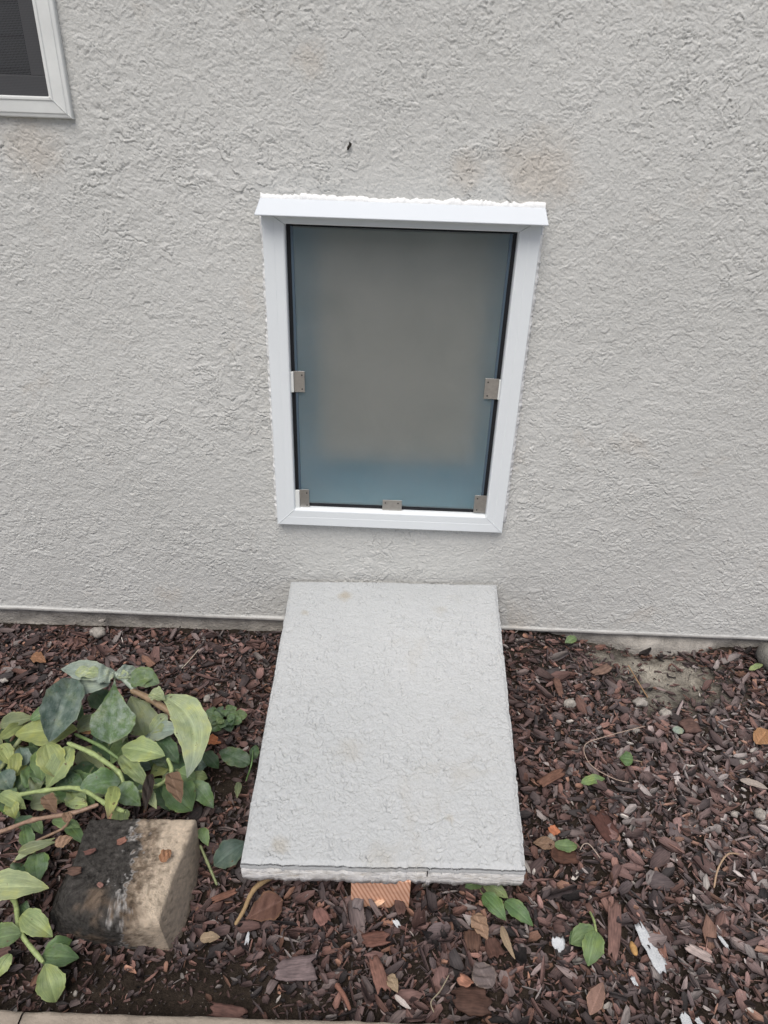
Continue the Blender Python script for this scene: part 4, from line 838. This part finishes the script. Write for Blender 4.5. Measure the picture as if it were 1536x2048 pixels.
def shard(name, label, cat, u, v, w, h, mat, z, th, seed, ang, col, jag):
    c = atz(u, v, z); s = pxm(c); lx, ly = w/s, h/s*1.25
    lng = max(lx, ly); sh_ = min(lx, ly); rot = ang+(math.pi/2 if ly > lx else 0); rg_ = np.random.RandomState(seed*13+int(u))
    nu, nv2 = 13, 7; top = []; uv = []
    e0 = rg_.uniform(-jag, jag, nv2)*0.45; e1 = rg_.uniform(-jag, jag, nv2)*0.45; s0 = np.cumsum(rg_.uniform(-1, 1, nu))*0.05*jag*3; s1 = np.cumsum(rg_.uniform(-1, 1, nu))*0.05*jag*3
    tp0, tp1 = rg_.uniform(0.45, 1, 2)
    cv = rg_.uniform(-0.12, 0.12); tx, ty = rg_.uniform(-0.16, 0.16, 2)
    for i in range(nu):
        a = i/(nu-1)*2-1; tpr = 1-(1-tp1)*max(a, 0)**2.2-(1-tp0)*max(-a, 0)**2.2
        for j in range(nv2):
            b = j/(nv2-1)*2-1
            x = lng/2*(a+(e0[j] if i == 0 else e1[j] if i == nu-1 else (e0[j]*max(-a, 0)**3+e1[j]*max(a, 0)**3)))
            y = sh_/2*(b*tpr+(s0[i] if b < 0 else s1[i])*abs(b)+0.12*jag*a)
            zz = sh_*(0.5*cv*(1-a*a)*2+0.06*float(vn(j*0.9, a*1.5+seed, 9))+0.03*float(vn(j*2.3, a*6+u, 10)))+tx*x+ty*y
            top.append((x, y, zz)); uv.append((x+u*0.01, y+v*0.01))
    top = np.array(top); t_ = max(sh_*th, 0.0012); bot = top.copy(); bot[:, 2] -= t_; bot[:, :2] *= 0.94
    V = np.concatenate([top, bot]); V = np.stack([c[0]+V[:, 0]*math.cos(rot)-V[:, 1]*math.sin(rot), c[1]+V[:, 0]*math.sin(rot)+V[:, 1]*math.cos(rot), c[2]+V[:, 2]], -1)
    n0 = nu*nv2; F = gridF(nu, nv2); Fb = F[:, ::-1]+n0
    per = [i*nv2 for i in range(nu)]+[(nu-1)*nv2+j for j in range(1, nv2)]+[i*nv2+nv2-1 for i in range(nu-2, -1, -1)]+[j for j in range(nv2-2, 0, -1)]
    m = len(per); Fs = np.array([(per[i], per[(i+1) % m], n0+per[(i+1) % m], n0+per[i]) for i in range(m)])[:, ::-1]
    base = np.array(col if col is not None else (1, 1, 1)); cs = np.tile(base, (2*n0, 1))*(1+0.25*vn(V[:, 0]/0.006, V[:, 1]/0.006, 17))[:, None]
    o = mesh(name, V, np.concatenate([F, Fb, Fs]), mat, None, False, col=cs, uv=uv+uv); return tag(center(o), label, cat, {'bark_chip': 'larger bark chips on the bed', 'paint_flake': 'white paint flakes dropped on the mulch'}.get(name))
ST = [('white angular stone right of the ramp front beside the torn leaf', 1103, 1674, 20, 16), ('pale stone below the bare soil hollow, left one', 1140, 1407, 22, 18), ('flat cream stone in the mulch left of the hollow', 1281, 1404, 26, 16), ('white squarish stone under the bare soil hollow', 1330, 1427, 24, 18),
      ('round cream pebble near the curved twig start', 1271, 1461, 16, 11), ('chunky white stone behind the big plant near the wall', 196, 1264, 26, 20), ('whitish pebble left of the rosette', 415, 1397, 14, 16), ('small bright pebble in front of the block', 151, 1987, 10, 11), ('grey pebble near the left edge of the bed', 8, 1361, 16, 8), ('cream stone at the right edge of the mulch', 1522, 1630, 24, 20), ('small tan pebble right of the hollow', 1488, 1529, 18, 14), ('whitish pebble at right among the pale chips', 1470, 1628, 16, 12), ('tiny white pebble beside wall left', 205, 1242, 12, 7)]
for k, (lb, u, v, w, h) in enumerate(ST): lump('stone', lb, 'stone', u, v, w, h, M_stone, 0.016, .75, k*3, jag=.45, flat=False)['group'] = 'pale stones scattered in the mulch'
FLK = [('large white paint flake on the mulch at the lower right', 1301, 1893, 28, 62, .22), ('small white paint flake right of the curled dry leaf', 1116, 1889, 20, 20, 0), ('white paint flake at the bottom edge, left of a pair', 1372, 2040, 18, 20, 0), ('white paint flake at the bottom edge, right of a pair', 1398, 2044, 13, 13, .4), ('thin white flake near the right edge low down', 1448, 1884, 8, 20, .3), ('little white flake under the large flake', 1268, 1962, 10, 14, .2), ('white flake at the timber support foot', 794, 1846, 8, 12, .5), ('whitish flake at the left front near the block', 495, 1876, 9, 18, 0)]
for k, (lb, u, v, w, h, an) in enumerate(FLK): shard('paint_flake', lb, 'paint flake', u, v, w, h, M_flake, 0.028, .08, k*5+2, an, None, .9)
# named larger chips
CH = [('long flat reddish brown bark strip standing out right of the sprigs', 1228, 1858, 22, 84, -.28, (0.17, 0.10, 0.085)), ('squared dark brown bark block near the kerb at bottom centre', 944, 1997, 74, 46, .03, (0.075, 0.042, 0.032)), ('brick shaped red brown chip below the timber support', 752, 1877, 50, 26, .05, (0.13, 0.065, 0.05)), ('upright tan brown chip left of the tan pointed leaf', 755, 1948, 28, 52, .35, (0.17, 0.09, 0.07)),
      ('wide grey weathered bark slab in the front middle', 592, 1933, 74, 34, .1, (0.15, 0.115, 0.115)), ('square reddish chip left below the timber support', 643, 1830, 26, 28, .5, (0.19, 0.10, 0.085)), ('bright orange chip at the front edge of the ramp right', 1108, 1659, 18, 16, .5, (0.36, 0.14, 0.075)), ('long brown chip standing along the ramp right side', 1117, 1370, 16, 58, -.05, (0.15, 0.085, 0.065)),
      ('light brown chip slanting toward the wall right of the ramp', 1203, 1338, 44, 16, .5, (0.17, 0.11, 0.085)), ('long brown wood piece by the ramp right edge', 1104, 1555, 66, 16, .6, (0.16, 0.085, 0.06)), ('rounded dark red bark lump in the right mulch', 1212, 1655, 36, 56, .35, (0.075, 0.035, 0.028)), ('dark chocolate bark disc under the torn leaf', 1126, 1703, 50, 36, 0, (0.075, 0.037, 0.026)),
      ('salmon chip low down left of the grey lobed leaf', 931, 1961, 28, 20, -.5, (0.32, 0.16, 0.11)), ('brown rectangular bark chip at the kerb lower left', 455, 2022, 66, 20, -.05, (0.11, 0.06, 0.05)), ('dark round bark piece below the orange crumpled leaf', 988, 1893, 38, 32, .2, (0.085, 0.045, 0.035)), ('dark brown bark piece left of the dark round one', 944, 1880, 30, 30, 0, (0.09, 0.05, 0.035)),
      ('reddish square chip lying by the grey twig at right', 1320, 1888, 16, 40, 0, (0.19, 0.10, 0.075)), ('brown wedge of bark in the right mulch by the hollow', 1380, 1450, 34, 26, .2, (0.10, 0.06, 0.05)), ('whitish streaked bark chip right of the large paint flake', 1398, 1905, 46, 16, -.6, (0.34, 0.28, 0.26)), ('rusty wood shard left of the dry stem', 450, 1790, 46, 12, .5, (0.17, 0.085, 0.06)),
      ('small rust chip on the black stained top of the block', 242, 1680, 18, 12, .6, (0.20, 0.10, 0.075)), ('dark red chip on the block left slope', 180, 1702, 22, 9, .5, (0.12, 0.06, 0.05)), ('flat brown chip on the block shoulder', 148, 1740, 26, 14, .2, (0.10, 0.06, 0.045)), ('tiny pink chip on the block middle', 200, 1769, 13, 8, -.5, (0.22, 0.12, 0.10)), ('slate grey bark chip leaning at the foot of the timber support', 716, 1803, 22, 20, -.3, (0.14, 0.12, 0.12)), ('sharp grey splinter at the foot of the timber support', 748, 1812, 12, 34, .6, (0.15, 0.12, 0.115)), ('pale broken splinter of timber at the support foot', 757, 1804, 26, 10, .5, (0.55, 0.36, 0.24)), ('dark shard at the right foot of the timber support', 800, 1810, 22, 24, .2, (0.085, 0.05, 0.042))]
for k, (lb, u, v, w, h, an, c) in enumerate(CH):
    onb = 'block' in lb and 'on the' in lb; z = (BZ+0.003) if onb else 0.026
    shard('bark_chip', lb, 'bark chip', u, v, w, h, M_chip, z, .2, k*7+1, an, c, .5)
lump('pellet', 'rounded orange tan wood pellet left of the large paint flake', 'wood pellet', 1267, 1897, 14, 22, M_dead, .026, .8, 3, .1, (0.42, 0.25, 0.10), .1)
lump('rock', 'grey rounded rock at the right edge against the wall', 'rock', 1545, 1318, 50, 62, M_rock, 0.03, .8, 4, 0, None, .2)
